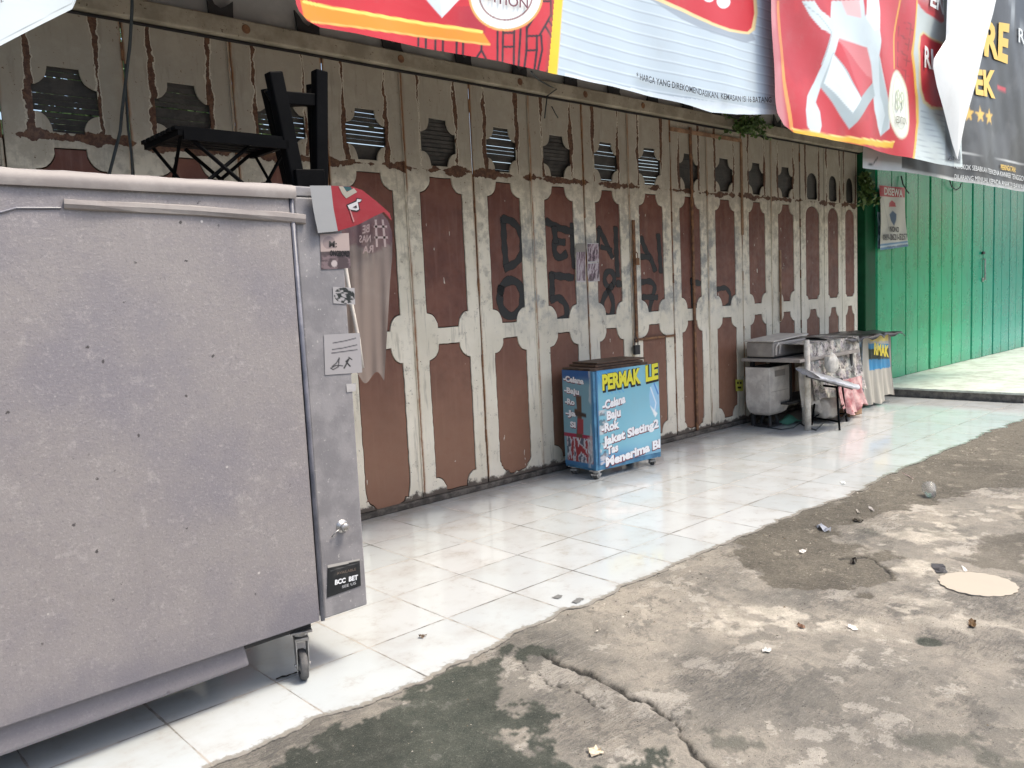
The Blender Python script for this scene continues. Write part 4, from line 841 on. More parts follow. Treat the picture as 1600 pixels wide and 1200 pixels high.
decal(cp, 'sticker', [(512, 883), (562, 873), (564, 915), (511, 934)], YS, 40, pS4, [('AVAILABLE', [(526, 898), (556, 891)], 4, (120, 105, 95)), ('BCC  BET', [(523, 913.5), (559, 905)], 7, (225, 228, 232), .05), ('SEE US', [(534, 919), (556, 912.5)], 4, (170, 172, 176), .02)], label='black sticker with white lettering near the foot')
def pS5(a): a.c[:] = lin((176, 174, 174))
decal(cp, 'sticker', [(541, 600), (556, 599), (556, 611), (542, 613)], YS, 12, pS5, label='little curled scrap of white paper')

# cloth draped over the corner of the cart: front flap, and the hanging back seen from behind
bn = thing('banner', 'old red and white banner draped over the grey cart corner, mirrored letters behind', 'banner', (1.7, -1.8, 1.8))
def bp(b, n, m, **k): o = b.build(n, m, bn, **k); o.location = (-1.7, 1.8, -1.8); return o
def flap(px, py, P): pass
YB = YF-.018
def area(mb, polypx, Yf, c, wob=.006, step=3.5):
    x0, x1 = min(p[0] for p in polypx), max(p[0] for p in polypx); y0, y1 = min(p[1] for p in polypx), max(p[1] for p in polypx)
    from mathutils.geometry import tessellate_polygon
    V = [W(x, y, Yf(x, y)) for x, y in polypx]; T = tessellate_polygon([[Vector((x, y, 0)) for x, y in polypx]]); mb.add(V, [tuple(t) for t in T], lin(c))
fy = lambda x, y: YB+(x-484)*.0004
b = MB()
area(b, [(484, 290), (517, 290), (521, 325), (528, 361), (497, 364), (490, 330)], fy, (148, 150, 152))
area(b, [(517, 290), (548, 291), (566, 297), (590, 316), (609, 333), (612, 345), (600, 331), (585, 338), (560, 351), (528, 361), (521, 325)], fy, (138, 30, 40))
fy2 = lambda x, y: fy(x, y)-.0015; fy3 = lambda x, y: fy(x, y)-.003
area(b, [(529, 291), (535, 303), (541, 310), (558, 300), (553, 294), (542, 300), (536, 291)], fy2, (150, 146, 135)); area(b, [(536, 291), (541, 299), (551, 297), (548, 291.5)], fy2, (28, 70, 74))
area(b, [(541, 320), (556, 313), (557, 309), (566, 311), (564, 316), (560, 317), (563, 328), (558, 331), (545, 329)], fy2, (30, 16, 22)); area(b, [(543, 321), (557, 315), (558, 311), (565, 312), (563, 315), (559, 316), (561, 327), (557, 329), (546, 327)], fy3, (186, 186, 188)); area(b, [(551, 324), (557, 320.5), (558, 325)], lambda x, y: fy(x, y)-.0045, (30, 16, 22))
area(b, [(546, 328), (548, 328), (554, 346), (552, 347)], fy3, (170, 120, 120))
bp(b, 'front_flap', M['print'])['label'] = 'red and white flap with a turned 4'
YH = -1.12
b = MB(); pts = [(540, 300), (575, 318), (596, 332), (607, 345), (612, 365), (612, 400), (609, 440), (607, 480), (607, 520), (609, 580), (611, 640), (600, 650), (575, 640), (555, 600), (542, 500), (538, 400)]
fh = lambda x, y: YH+.012*math.sin(x*.11+y*.012)+.004*math.sin(x*.37-y*.01)
ptsu = np.array(pts, float); cx0 = ptsu.mean(0)
V = [W(540+70*i/20*(1 if j < 8 else .98)+0, 300+350*j/40, 0) for i in range(1) for j in range(1)]
nU, nV = 24, 60; V = []; C = []
for i in range(nU+1):
    for j in range(nV+1):
        y = 305+j*(285+9*math.sin(i*.55))/nV; xr = np.interp(y, [305, 318, 332, 345, 365, 400, 440, 520, 600], [556, 575, 596, 607, 613, 613, 609.5, 605, 600]); x = 528+(xr-528)*i/nU
        V.append(W(x, y, fh(x, y))); top = y < 388+6*math.sin(x*.1); C.append(lin((104, 78, 80) if top else (124, 111, 104)))
b.add(V, [(i*(nV+1)+j, (i+1)*(nV+1)+j, (i+1)*(nV+1)+j+1, i*(nV+1)+j+1) for i in range(nU) for j in range(nV)], np.array(C))
Hf = lambda x, z, h: x*0+.0
for t, bs, hh in (('BE', [(566, 365), (577, 362)], 12), ('NAS', [(561, 379), (579, 378)], 11), ('RA', [(566, 396), (583, 394)], 11)): write_px(b, t, bs, hh, YH-.034, (150, 130, 128), Hf, .02, lift=.002, mirror=True)
for q in ([(587, 343), (589, 386)], [(598, 343), (602, 386)], [(584, 354), (605, 354)], [(585, 371), (606, 371)]):
    (xa, ya), (xb, yb) = q; n = 1.7; V = [W(xa-n*(ya != yb), ya-n*(ya == yb), YH-.038), W(xa+n*(ya != yb), ya+n*(ya == yb), YH-.038), W(xb+n*(ya != yb), yb+n*(ya == yb), YH-.038), W(xb-n*(ya != yb), yb-n*(ya == yb), YH-.038)]; b.add(V, [(0, 1, 2, 3)], lin((158, 140, 138)))
bp(b, 'hanging_cloth', M['print_old'], smooth=True)['label'] = 'faded brownish back hanging behind the cart with mirrored letters'
# pale strip of the inner cart frame
b = MB(); V = []
b.tube([W(536, 365, -1.16), W(540, 420, -1.16), W(550, 480, -1.16), W(560, 530, -1.16), W(566, 575, -1.16)], .010, 8); cp(b, 'pale_tube', M['offwhite'], smooth=True)

# items standing on the cart
tb = thing('folding_table', 'small black folding table with crossed legs on top of the grey cart', 'table', (1.5, -1.30, 1.83))
def tp(b, n, m='black', **k): o = b.build(n, M[m], tb, **k); o.location = (-1.5, 1.30, -1.83); return o
b = MB(); zt = 2.075
for k in range(7):
    y = -1.44+k*.052; x0 = 1.28+.006*k
    b.box(1.27, 1.76, y, y+.040, zt, zt+.014)
tp(b, 'tabletop'); b = MB(); b.box(1.28, 1.30, -1.44, -1.09, zt-.02, zt-.001); b.box(1.73, 1.75, -1.44, -1.09, zt-.02, zt-.001); b.box(1.30, 1.73, -1.445, -1.43, zt-.035, zt-.001); tp(b, 'apron')
for (xa, xb, y) in ((1.31, 1.60, -1.43), (1.60, 1.31, -1.41), (1.43, 1.72, -1.13), (1.72, 1.43, -1.11), ):
    b = MB(); b.tube([(xa, y, zt-.01), (xb, y, 1.832)], .008, 6); tp(b, 'leg')
for (xa, xb) in ((1.30, 1.34), (1.74, 1.70)):
    b = MB(); b.tube([(xa, -1.42, zt-.01), (xb, -1.14, 1.832)], .007, 6); b.tube([(xa, -1.12, zt-.01), (xb, -1.40, 1.832)], .007, 6); tp(b, 'cross_bar')
fr = thing('chair_frame', 'black wooden chair frame standing upside down on the cart beside the folding table', 'chair', (1.88, -1.36, 1.83))
def fp(b, n, **k): o = b.build(n, M['black'], fr, **k); o.location = (-1.88, 1.36, -1.83); return o
def bar(b, p, q, w1, w2, up=Vector((0, 1, 0))):
    p, q = Vector(p), Vector(q); t = (q-p).normalized(); a = t.cross(up).normalized(); c2 = a.cross(t); a *= w1/2; c2 *= w2/2
    b.add([p-a-c2, p+a-c2, p+a+c2, p-a+c2, q-a-c2, q+a-c2, q+a+c2, q-a+c2], [(0, 1, 2, 3), (7, 6, 5, 4), (0, 4, 5, 1), (1, 5, 6, 2), (2, 6, 7, 3), (3, 7, 4, 0)])
YQ = -1.42
LB = [W(465, 292, YQ), W(427, 113, YQ)]; RB = [W(500, 292, YQ), W(499, 111, YQ)]
b = MB(); bar(b, LB[0], LB[1], .062, .05); fp(b, 'leg', bevel=.006)
b = MB(); bar(b, RB[0], RB[1], .056, .05); fp(b, 'leg', bevel=.006)
b = MB(); bar(b, W(455, 292, YQ+.30), W(419, 138, YQ+.24), .055, .045); fp(b, 'leg', bevel=.005)
b = MB(); bar(b, W(497, 292, YQ+.30), W(489, 132, YQ+.24), .05, .045); fp(b, 'leg', bevel=.005)
b = MB(); bar(b, W(438, 153, YQ), W(492, 157, YQ), .052, .03); bar(b, W(432, 160, YQ+.24), W(488, 158, YQ+.24), .04, .03); bar(b, W(425, 150, YQ), W(421, 148, YQ+.24), .05, .03); bar(b, W(499, 148, YQ), W(488, 145, YQ+.24), .04, .03); fp(b, 'rail', bevel=.004)
b = MB(); bar(b, W(462, 281, YQ-.034), W(507, 281, YQ-.034), .085, .02); fp(b, 'seat_edge', bevel=.004)
b = MB(); bar(b, W(460, 286, YQ+.33), W(500, 286, YQ+.33), .06, .03); fp(b, 'seat_edge', bevel=.004)

# ================================================================== BLUE TAILOR CART
A = Vector((4.603, -.489, 0)); B = Vector((5.325, -.545, 0)); ux = (B-A).normalized(); uy = Vector((-ux.y, ux.x, 0)); Wd = (B-A).length; Dp = .335; rz = math.atan2(ux.y, ux.x)
tc = thing('tailor_cart', 'small blue tailoring cart on castors with lettered sides in front of the folding doors', 'cart', tuple(A+Vector((0, 0, 0))), rz)
def tp2(b, n, m, **k): return b.build(n, M[m] if isinstance(m, str) else m, tc, **k)
H0, H1 = .075, .815
b = MB(); b.box(.012, Wd-.012, .012, Dp-.012, H0+.01, H1-.01); tp2(b, 'cabinet', 'blueframe')
b = MB()
for x in (0, Wd-.03):
    for y in (0, Dp-.03): b.box(x, x+.03, y, y+.03, H0-.01, H1)
b.box(.03, Wd-.03, 0, .03, H0-.01, H0+.03); b.box(0, .03, .03, Dp-.03, H0-.01, H0+.03); b.box(Wd-.03, Wd, .03, Dp-.03, H0-.01, H0+.03); b.box(.03, Wd-.03, Dp-.03, Dp, H0-.01, H0+.03)
tp2(b, 'frame', 'blueframe', bevel=.003)
# front print
def printed(name, x0, x1, z0, z1, nx, nz, paint, face, texts, shapes=(), wob=.004):
    u = np.linspace(0, 1, nx); v = np.linspace(0, 1, nz); U, V2 = np.meshgrid(u, v, indexing='ij'); U = U.ravel(); V2 = V2.ravel()
    a = Art(U*100, (1-V2)*100, (120, 190, 215)); paint(a)
    def place(s, t, l=0): 
        s = np.asarray(s, float); t = np.asarray(t, float); d = -.004-l-wob*np.sin(s*7+t*3)*np.sin(t*5)*.5
        X = x0+(x1-x0)*s; Z = z0+(z1-z0)*t
        return np.stack([X, d, Z], 1) if face == 'f' else np.stack([d, Dp*1.0-X, Z], 1)
    mb = MB(); I = np.arange(nx*nz).reshape(nx, nz); F = np.stack([I[:-1, :-1], I[1:, :-1], I[1:, 1:], I[:-1, 1:]], -1).reshape(-1, 4)
    mb.add(place(U, V2), F, a.c)
    for (txt, s0, t0, s1, t1, hh, layers, bold) in texts:
        for li, (c, gr, ds, dt) in enumerate(layers):
            vv, f, wd = text2d(txt, bold+gr); s = s0+(vv[:, 0]/wd)*(s1-s0)+ds; t = t0+(vv[:, 0]/wd)*(t1-t0)+vv[:, 1]*hh+dt
            mb.add(place(s, t, .0012*(li+1)), f, lin(c))
    return tp2(mb, name, 'print')
white = [((120, 48, 60), .07, .004, -.006), ((238, 238, 240), .030, 0, 0)]; yel = [((22, 24, 20), .085, .006, -.01), ((222, 214, 60), .02, 0, 0)]
def pf(a):
    a.c[:] = np.array(lin((126, 184, 202)))
    a.soft(sst(a.y, 80, 100)*.9, (70, 130, 185)); a.soft(sst(100-a.y, 70, 100)*sst(a.x, 70, 20)*.85, (52, 130, 190)); a.soft(.5*sst(a.x, 30, 70)*sst(a.y, 20, 70), (150, 205, 222))
    for k in range(5): a.line([(2+k*3, 2), (18+k*6, 26)], 1.2, (90, 165, 210))
    a.ell(92, 38, 9, 16, (150, 195, 225)); a.line([(86, 26), (94, 44), (90, 56)], 1.5, (225, 235, 242)); a.line([(92, 22), (98, 34)], 2, (70, 130, 200))
    a.poly([(84, 46), (92, 60), (96, 56)], (235, 238, 240)); a.soft(.75*sst(fbm(a.x*.09, a.y*.2, 2), .47, .56)*(a.x < 18)*(a.y > 34)*sst(a.x, 18, 8), (214, 206, 205)); a.soft(.6*sst(fbm(a.x*.2, a.y*.3, 6), .55, .62)*(a.x < 12)*(a.y > 38), (60, 56, 70))
    a.soft(sst(a.x, 3.5, 1.5), (60, 110, 150))
printed('front_print', .028, Wd-.004, .105, H1+.004, 150, 150, pf, 'f', [
 ('PERMAK', .09, .795, .70, .815, .15, yel, .03), ('LE', .78, .82, .99, .835, .16, yel, .03),
 ('-Celana', .08, .585, .44, .625, .085, white, .02), ('Baju', .14, .47, .36, .49, .085, white, .02), ('-Rok', .05, .345, .33, .365, .085, white, .02),
 ('Jaket Sleting2', .07, .205, .97, .29, .085, white, .02), ('Tas', .12, .10, .30, .12, .08, white, .02), ('Menerima Bl', .10, -.025, .99, .055, .09, white, .02)])
def pl(a):
    a.c[:] = np.array(lin((118, 160, 175))); a.soft(sst(100-a.y, 84, 96), (40, 90, 150)); a.fill((a.y > 66) & (a.y < 70), (150, 40, 70))
    m2 = (a.y > 70) & (a.y < 96) & (a.x > 8) & (a.x < 96); a.fill(m2, (190, 192, 198)); n = fbm(a.x*.12, a.y*.12, 11); a.fill(m2 & (n > .52), (150, 50, 55)); a.fill(m2 & (n < .40), (85, 90, 105)); a.fill(a.y > 96, (60, 120, 165))
    a.poly([(44, 26), (62, 26), (60, 70), (40, 70), (46, 48), (36, 46), (38, 40), (46, 40)], (92, 66, 52)); a.poly([(40, 42), (76, 44), (76, 48), (40, 47)], (60, 45, 40)); a.poly([(46, 50), (66, 50), (64, 66), (44, 66)], (150, 60, 66))
    a.soft(.6*sst(a.x, 72, 84)*(1-sst(a.x, 92, 98))*sst(fbm(a.x*.1, a.y*.05, 6), .4, .5), (205, 208, 210)); a.soft(sst(a.x, 90, 97), (70, 125, 165))
printed('side_print', .0, Dp-.0, .085, H1+.004, 90, 130, pl, 's', [
 ('-Celana', .05, .885, .72, .865, .055, white, .02), ('-Baju', .06, .765, .56, .752, .055, white, .02), ('-Ro', .07, .645, .40, .64, .055, white, .02), ('-Ja', .08, .525, .42, .52, .055, white, .02), ('Sl', .22, .405, .40, .40, .055, white, .02)])
b = MB(); b.box(.02, Wd-.07, .05, Dp+.02, H1-.005, H1+.018); b.box(.10, Wd-.10, .07, Dp+.03, H1+.021, H1+.036); b.box(.14, Wd-.05, .09, Dp+.035, H1+.039, H1+.052); tp2(b, 'top_boards', 'wood', bevel=.002)
for x, y in ((.03, .03), (Wd-.05, .05), (.05, Dp-.04), (Wd-.05, Dp-.04)): castor(x, y, R(random.uniform(0, 80)), tc, (0, 0, 0), .024, .068)

# ================================================================== THINGS AT THE FAR END OF THE WALKWAY
def solo(b, name, mat, label, cat, **k): return tag(b.build(name, M[mat] if isinstance(mat, str) else mat, **k), label, cat)
bn2 = thing('plastic_cabinet', 'narrow grey plastic cabinet with a rounded base and open dark top beside the doors', 'cabinet', (7.4, -.30, 0))
def q3(b, n, m, par=bn2, **k): o = b.build(n, M[m], par, **k); o.location = tuple(-Vector(par.location)); return o
b = MB(); V = []; rows = [(.125, .62), (.15, .84), (.20, .95), (.27, 1), (.60, 1)]
for z, s2 in rows: V += [(7.40+sx*.19*s2, -.30+sy*.13*s2, z) for sx, sy in ((-1, -1), (1, -1), (1, 1), (-1, 1))]
b.add(V, [(i*4+k, i*4+(k+1) % 4, (i+1)*4+(k+1) % 4, (i+1)*4+k) for i in range(len(rows)-1) for k in range(4)]+[(3, 2, 1, 0)]); b.box(7.225, 7.575, -.415, -.185, .575, .58)
q3(b, 'body', 'offwhite', bevel=.012)
b = MB(); b.box(7.31, 7.50, -.434, -.43, .505, .565); b.box(7.24, 7.56, -.434, -.431, .36, .364); q3(b, 'label_plate', 'greybox')
b = MB(); b.box(7.22, 7.58, -.42, -.18, .585, .60); q3(b, 'dark_top', 'dark')
b = MB(); b.box(7.30, 7.52, -.38, -.20, .0, .02); b.tube([(7.33, -.36, .02), (7.36, -.34, .13)], .016, 8); b.tube([(7.48, -.36, .02), (7.45, -.34, .13)], .016, 8); b.tube([(7.40, -.22, .02), (7.40, -.25, .13)], .016, 8); q3(b, 'foot_frame', 'dark')
# sewing table with box on it
stb = thing('work_table', 'cluttered work table with taped pale posts and dark shelf at the far end', 'table', (7.8, -.5, 0))
b = MB(); b.box(7.22, 8.45, -.74, -.12, .655, .685); q3(b, 'tabletop', 'greybox', stb, bevel=.004)
b = MB(); b.tube([(7.36, -.74, 0), (7.355, -.745, .4), (7.35, -.74, .86)], [.030, .028, .027], 12); q3(b, 'leg', 'tape', stb, smooth=True)
b = MB(); b.tube([(7.66, -.55, 0), (7.66, -.55, .655)], [.026, .024], 12); q3(b, 'leg', 'tape', stb, smooth=True)
for x, y in ((7.36, -.16), (8.38, -.16), (8.38, -.68)): b = MB(); b.tube([(x, y, 0), (x, y, .655)], .025, 8); q3(b, 'leg', 'dark', stb)
b = MB(); b.box(7.42, 8.36, -.5, -.14, .22, .24); b.box(7.62, 7.66, -.42, -.2, .24, .655); q3(b, 'shelf', 'dark', stb)
bx2 = thing('storage_box', 'long taupe plastic box with a white lid standing on the work table', 'box', (7.55, -.42, .685))
b = MB(); b.box(7.235, 7.88, -.46, -.17, .70, .845); q3(b, 'body', 'greybox', bx2, bevel=.014)
b = MB(); b.add([(7.22, -.475, .845), (7.90, -.475, .875), (7.90, -.15, .88), (7.22, -.15, .85), (7.22, -.475, .857), (7.90, -.475, .887), (7.90, -.15, .892), (7.22, -.15, .862)], [(3, 2, 1, 0), (4, 5, 6, 7), (0, 1, 5, 4), (1, 2, 6, 5), (2, 3, 7, 6), (3, 0, 4, 7)]); q3(b, 'lid', 'offwhite', bx2, bevel=.003)
b = MB(); b.tube([(7.27, -.467, .72), (7.265, -.475, .80), (7.30, -.478, .83), (7.335, -.475, .80), (7.335, -.467, .73)], .008, 6); q3(b, 'handle', 'offwhite', bx2)
b = MB(); b.box(7.245, 7.87, -.462, -.17, .686, .70); q3(b, 'base_trim', 'dark', bx2)
def drape(name, label, cat, mat, x0, x1, y0, y1, ztop, zbot, amp=.02, fr=24, n=90, m=26, seed=0, c=None, flare=.05):
    V = []; rr = np.random.RandomState(seed); ph = rr.rand(6)*6
    for i in range(n+1):
        t = i/n; x = x0+(x1-x0)*t; y = y0+(y1-y0)*t; zb = zbot+.035*math.sin(t*7+ph[0])+.02*math.sin(t*19+ph[1])
        for j in range(m+1):
            s2 = j/m; a = amp*s2*(math.sin(fr*t+ph[2]+s2)+.6*math.sin(fr*2.3*t+ph[3]-s2*2))+flare*s2*s2
            V.append((x, y-a, ztop+(zb-ztop)*s2))
    b = MB(); b.add(V, [(i*(m+1)+j, i*(m+1)+j+1, (i+1)*(m+1)+j+1, (i+1)*(m+1)+j) for i in range(n) for j in range(m)]); return b
b = drape('cloth', '', '', '', 7.42, 8.62, -.72, -.66, .815, .30, .022, 30, seed=3); b.add([(7.40, -.70, .812), (8.64, -.64, .815), (8.64, -.2, .82), (7.40, -.2, .82)], [(0, 1, 2, 3)])
solo(b, 'rag_pile', 'rags', 'heap of mixed printed rags and cloth hanging over the work table front', 'cloth', smooth=True)
b = drape('pk', '', '', '', 7.85, 8.42, -.80, -.78, .42, .10, .03, 14, seed=5); solo(b, 'pink_cloth', 'pink', 'pink cloth hanging low under the silver board', 'cloth', smooth=True)
b = drape('wc', '', '', '', 7.42, 7.62, -.62, -.70, .60, .24, .02, 9, n=30, seed=8, flare=.02); solo(b, 'white_cloth', 'offwhite', 'off white cloth hanging beside the taped post', 'cloth', smooth=True)
# ironing board: pointed silver pad on a tilted board
ib = thing('ironing_board', 'tilted silver ironing board with a pointed tip lying across the black stool', 'ironing board', (7.6, -.9, .45))
P0 = W(1262, 583, -.86); P1 = W(1341, 605, -1.0); ax_ = (P1-P0); L = ax_.length; ax_.normalize(); sd_ = Vector((.25, 1, .28)); sd_ = (sd_-ax_*sd_.dot(ax_)).normalized(); nn = ax_.cross(sd_).normalized()
b = MB(); V = []; ns_ = 22
for i in range(ns_+1):
    t = i/ns_; hw_ = .15*min(1, ((1-t)*2.6)**.55 if t < 1 else 0)+.004; 
    for k in range(10):
        a = k*2*math.pi/10; V.append(P0+ax_*L*t+sd_*(hw_*math.cos(a))+nn*(.022*math.sin(a)*(1+.3*math.sin(i*1.7+k))))
b.add(V, [(i*10+k, i*10+(k+1) % 10, (i+1)*10+(k+1) % 10, (i+1)*10+k) for i in range(ns_) for k in range(10)]+[tuple(range(10))]); q3(b, 'pad', 'silver', ib, smooth=True)
b = MB(); b.tube([P0-nn*.03, P0+ax_*L*.9-nn*.03], .011, 6); q3(b, 'underframe', 'dark', ib)
sl = thing('metal_stool', 'thin black metal stool frame with splayed legs on the tiles', 'stool', (7.45, -.85, 0))
F4 = [FL(1268, 665), FL(1312, 673), FL(1323, 659), FL(1289, 655)]; C4 = sum(F4, Vector())/4
T4 = [C4+(p-C4)*.72+Vector((0, 0, .40)) for p in F4]
for p, q in zip(F4, T4): b = MB(); b.tube([q, C4+(p-C4)*.93+Vector((0, 0, .08)), p+Vector((0, 0, .005))], .010, 8); q3(b, 'leg', 'black', sl, smooth=True)
b = MB(); R4 = [C4+(p-C4)*.93+Vector((0, 0, .08)) for p in F4]; b.tube(R4+[R4[0]], .008, 8); R5 = [C4+(p-C4)*.86+Vector((0, 0, .18)) for p in F4]; b.tube(R5[1:3], .007, 8); q3(b, 'stretcher', 'black', sl)
b = MB(); b.tube(T4+[T4[0]], .011, 8); q3(b, 'seat_frame', 'black', sl)
# tarpaulin covered cart
tk = thing('covered_cart', 'cart wrapped in pale plastic and blue lettered banner under a black tarpaulin', 'cart', (9.1, -.4, 0))
b = MB(); b.box(8.62, 9.5, -.52, -.08, .10, .74); q3(b, 'body', 'greybox', tk)
def pw(b0): return b0
b = drape('x', '', '', '', 8.62, 9.56, -.54, -.60, .775, .06, .020, 26, n=110, m=60, seed=12, flare=.035)
Vw = b.v[0]; cc_ = np.tile(np.array(lin((196, 190, 176))), (len(Vw), 1)); tt = (Vw[:, 0]-8.62)/.94; zz = Vw[:, 2]
cc_[(tt < .34)] = lin((52, 84, 110)); nz = fbm(Vw[:, 0]*14, Vw[:, 2]*14, 6); cc_[(tt < .34) & (nz > .5)] = lin((120, 140, 150)); cc_[(tt < .34) & (nz < .38)] = lin((40, 50, 42))
cc_[(tt > .50) & (tt < .93) & (zz > .72-(tt-.5)*.05)] = lin((225, 205, 120)); cc_[(tt > .46) & (tt < .95) & (zz > .40) & (zz < .70-(tt-.5)*.08)] = lin((70, 150, 196)); cc_[(tt > .46) & (tt < .95) & (zz > .52-(tt-.5)*.05) & (zz < .64-(tt-.5)*.05)] = lin((60, 70, 62))
cc_[(tt > .93)] = lin((150, 140, 130)); cc_[(tt > .95) & (nz > .5)] = lin((50, 110, 160))
b.c[0] = cc_
write_px(b, 'RMAK', [(1363, 553), (1386, 557)], (17, 16), -.62, (225, 205, 60), lambda x, z, h: x*0, .05, lift=.02); write_px(b, 'MENERIMA', [(1358, 612), (1359, 566)], 1.0, -.62, (50, 50, 52), lambda x, z, h: x*0, .0, lift=.02)
q3(b, 'wrapping', 'print_old', tk, smooth=True)
b = drape('x', '', '', '', 8.60, 8.62, -.54, -.06, .775, .08, .012, 16, n=30, seed=14, flare=.0); 
b.v[0] = np.stack([b.v[0][:, 0]-.02*np.sin(b.v[0][:, 1]*30), b.v[0][:, 1], b.v[0][:, 2]], 1); q3(b, 'side_wrapping', 'sheet', tk, smooth=True)
for x, y in ((8.68, -.46), (8.98, -.5), (9.42, -.46), (9.42, -.14)): castor(x, y, R(30), tk, (-9.1, .4, 0), .036, .10)
b = MB(); n = 34; m2 = 12; V = []
for i in range(n+1):
    for j in range(m2+1):
        x = 7.95+1.70*i/n; y = -.68+.62*j/m2+.05*math.sin(i*.5); z = .815+.07*(float(fbm(np.array([i*.22]), np.array([j*.35]), 3, 4))-.45)+(.03*(1-i/10) if i < 10 else 0)-(.035+.02*math.sin(i*1.7) if j == 0 else 0)-.02*(i/n)
        V.append((x, y, z))
b.add(V, [(i*(m2+1)+j, (i+1)*(m2+1)+j, (i+1)*(m2+1)+j+1, i*(m2+1)+j+1) for i in range(n) for j in range(m2)])
o = solo(b, 'tarpaulin', 'tarp', 'creased black tarpaulin thrown over the table end and the covered cart', 'tarpaulin', smooth=True); so = o.modifiers.new('thick', 'SOLIDIFY'); so.thickness = .006
p = FL(1232, 660); b = MB(); V = []
for i in range(13):
    for j in range(9): x = -.16+.32*i/12; y = -.08+.16*j/8; V.append((p.x+x, p.y+y, .004+.07*math.exp(-((x/.1)**2+(y/.06)**2))*(1+.3*math.sin(i*1.3+j))))
b.add(V, [(i*9+j, (i+1)*9+j, (i+1)*9+j+1, i*9+j+1) for i in range(12) for j in range(8)]); solo(b, 'green_cloth', 'green_cloth', 'crumpled mint green cloth on the tiles under the grey cabinet', 'cloth', smooth=True)
b = MB(); b.tube([FL(x, y, .006) for x, y in ((1182, 662), (1200, 668), (1222, 671), (1240, 668), (1250, 661), (1262, 668), (1275, 672), (1288, 660))], .006, 6); solo(b, 'cable', 'cable', 'loose black cable lying on the tiles below the work table', 'cable')

def lump(name, label, cat, mat, c0, r3, seed, fr=3.):
    b = MB(); V = []; n, m2 = 22, 13
    for j in range(m2+1):
        th = math.pi*j/m2
        for i in range(n):
            ph = 2*math.pi*i/n; d = Vector((math.sin(th)*math.cos(ph), math.sin(th)*math.sin(ph), math.cos(th))); k = .55+.9*float(fbm(np.array([d.x*fr+5+seed]), np.array([d.z*fr+d.y*fr*.7+3]), seed, 4))
            V.append((c0[0]+d.x*r3[0]*k, c0[1]+d.y*r3[1]*k, max(c0[2]-r3[2]*.8, c0[2]+d.z*r3[2]*k)))
    b.add(V, [(j*n+i, (j+1)*n+i, (j+1)*n+(i+1) % n, j*n+(i+1) % n) for j in range(m2) for i in range(n)]); return solo(b, name, mat, label, cat, smooth=True)
lump('plastic_bag', 'crumpled white plastic bag among the rags at the table front', 'bag', 'sheet', (7.72, -.80, .60), (.10, .05, .10), 3, 8.)
lump('plastic_bag', 'pale bundled bag under the work table behind the stool', 'bag', 'offwhite', (7.95, -.62, .16), (.20, .12, .16), 6, 7.)
b = MB(); b.box(8.28, 8.56, -.72, -.5, .0, .20); solo(b, 'cardboard_box', 'strapiron', 'small brown cardboard box on the floor between the rags and covered cart', 'box', bevel=.006)

# stickers and papers on the doors
def board(name, label, cat, quadpx, Yq, n, paint, texts=(), mat='print_old', wob=0.0, thick=.0):
    holder = {}
    def mk(mb, nm, mt): holder['o'] = mb.build(nm, mt); return holder['o']
    decal(mk, name, quadpx, Yq, n, paint, texts, mat, None, wob); return tag(holder['o'], label, cat)
def pQ(seed, base):
    def f(a): a.c[:] = lin(base); n = fbm(a.x*.09+a.y*.03, a.y*.04, seed, 5); a.fill(n > .54, (190, 178, 182)); a.fill(n < .40, (84, 66, 76)); a.fill((a.x < 4) | (a.y < 3) | (a.y > 97), (205, 200, 200))
    return f
YP = -.024
board('poster', 'faded pinkish picture poster on the seam, left tall one with a grey head strip', 'poster', [(900, 381), (914, 380), (915, 441), (901, 441)], YP, 40, lambda a: (pQ(3, (140, 118, 128))(a), a.fill(a.y < 22, (150, 145, 135))))
board('poster', 'faded pinkish square poster, upper of the pair right of the seam', 'poster', [(917, 380), (935, 380), (936, 409), (918, 410)], YP, 36, pQ(5, (160, 138, 146)))
board('poster', 'faded pinkish square poster, lower of the pair right of the seam', 'poster', [(918, 411), (936, 410), (937, 439), (918, 441)], YP, 36, pQ(8, (136, 112, 124)))
board('sticker', 'yellow square sticker with dark marks low on a door seam', 'sticker', [(1149, 593), (1161, 593), (1161, 611), (1150, 611)], -.03, 30, lambda a: (a.c.__setitem__(slice(None), lin((214, 210, 90))), a.fill(((a.x > 20) & (a.x < 42) | (a.x > 56) & (a.x < 80)) & (a.y > 18) & (a.y < 38), (60, 60, 30)), a.fill((a.x > 25) & (a.x < 75) & (a.y > 62) & (a.y < 76), (60, 60, 30))))
board('torn_paper', 'torn white paper scrap over the sprayed 7', 'paper', [(1010, 430), (1026, 432), (1027, 452), (1016, 446)], -.002, 6, lambda a: a.c.__setitem__(slice(None), lin((190, 196, 186))))
board('torn_paper', 'tiny white paper scrap just above the torn sheet', 'paper', [(1012, 421), (1019, 420), (1019, 427), (1012, 428)], -.002, 4, lambda a: a.c.__setitem__(slice(None), lin((180, 186, 176))))
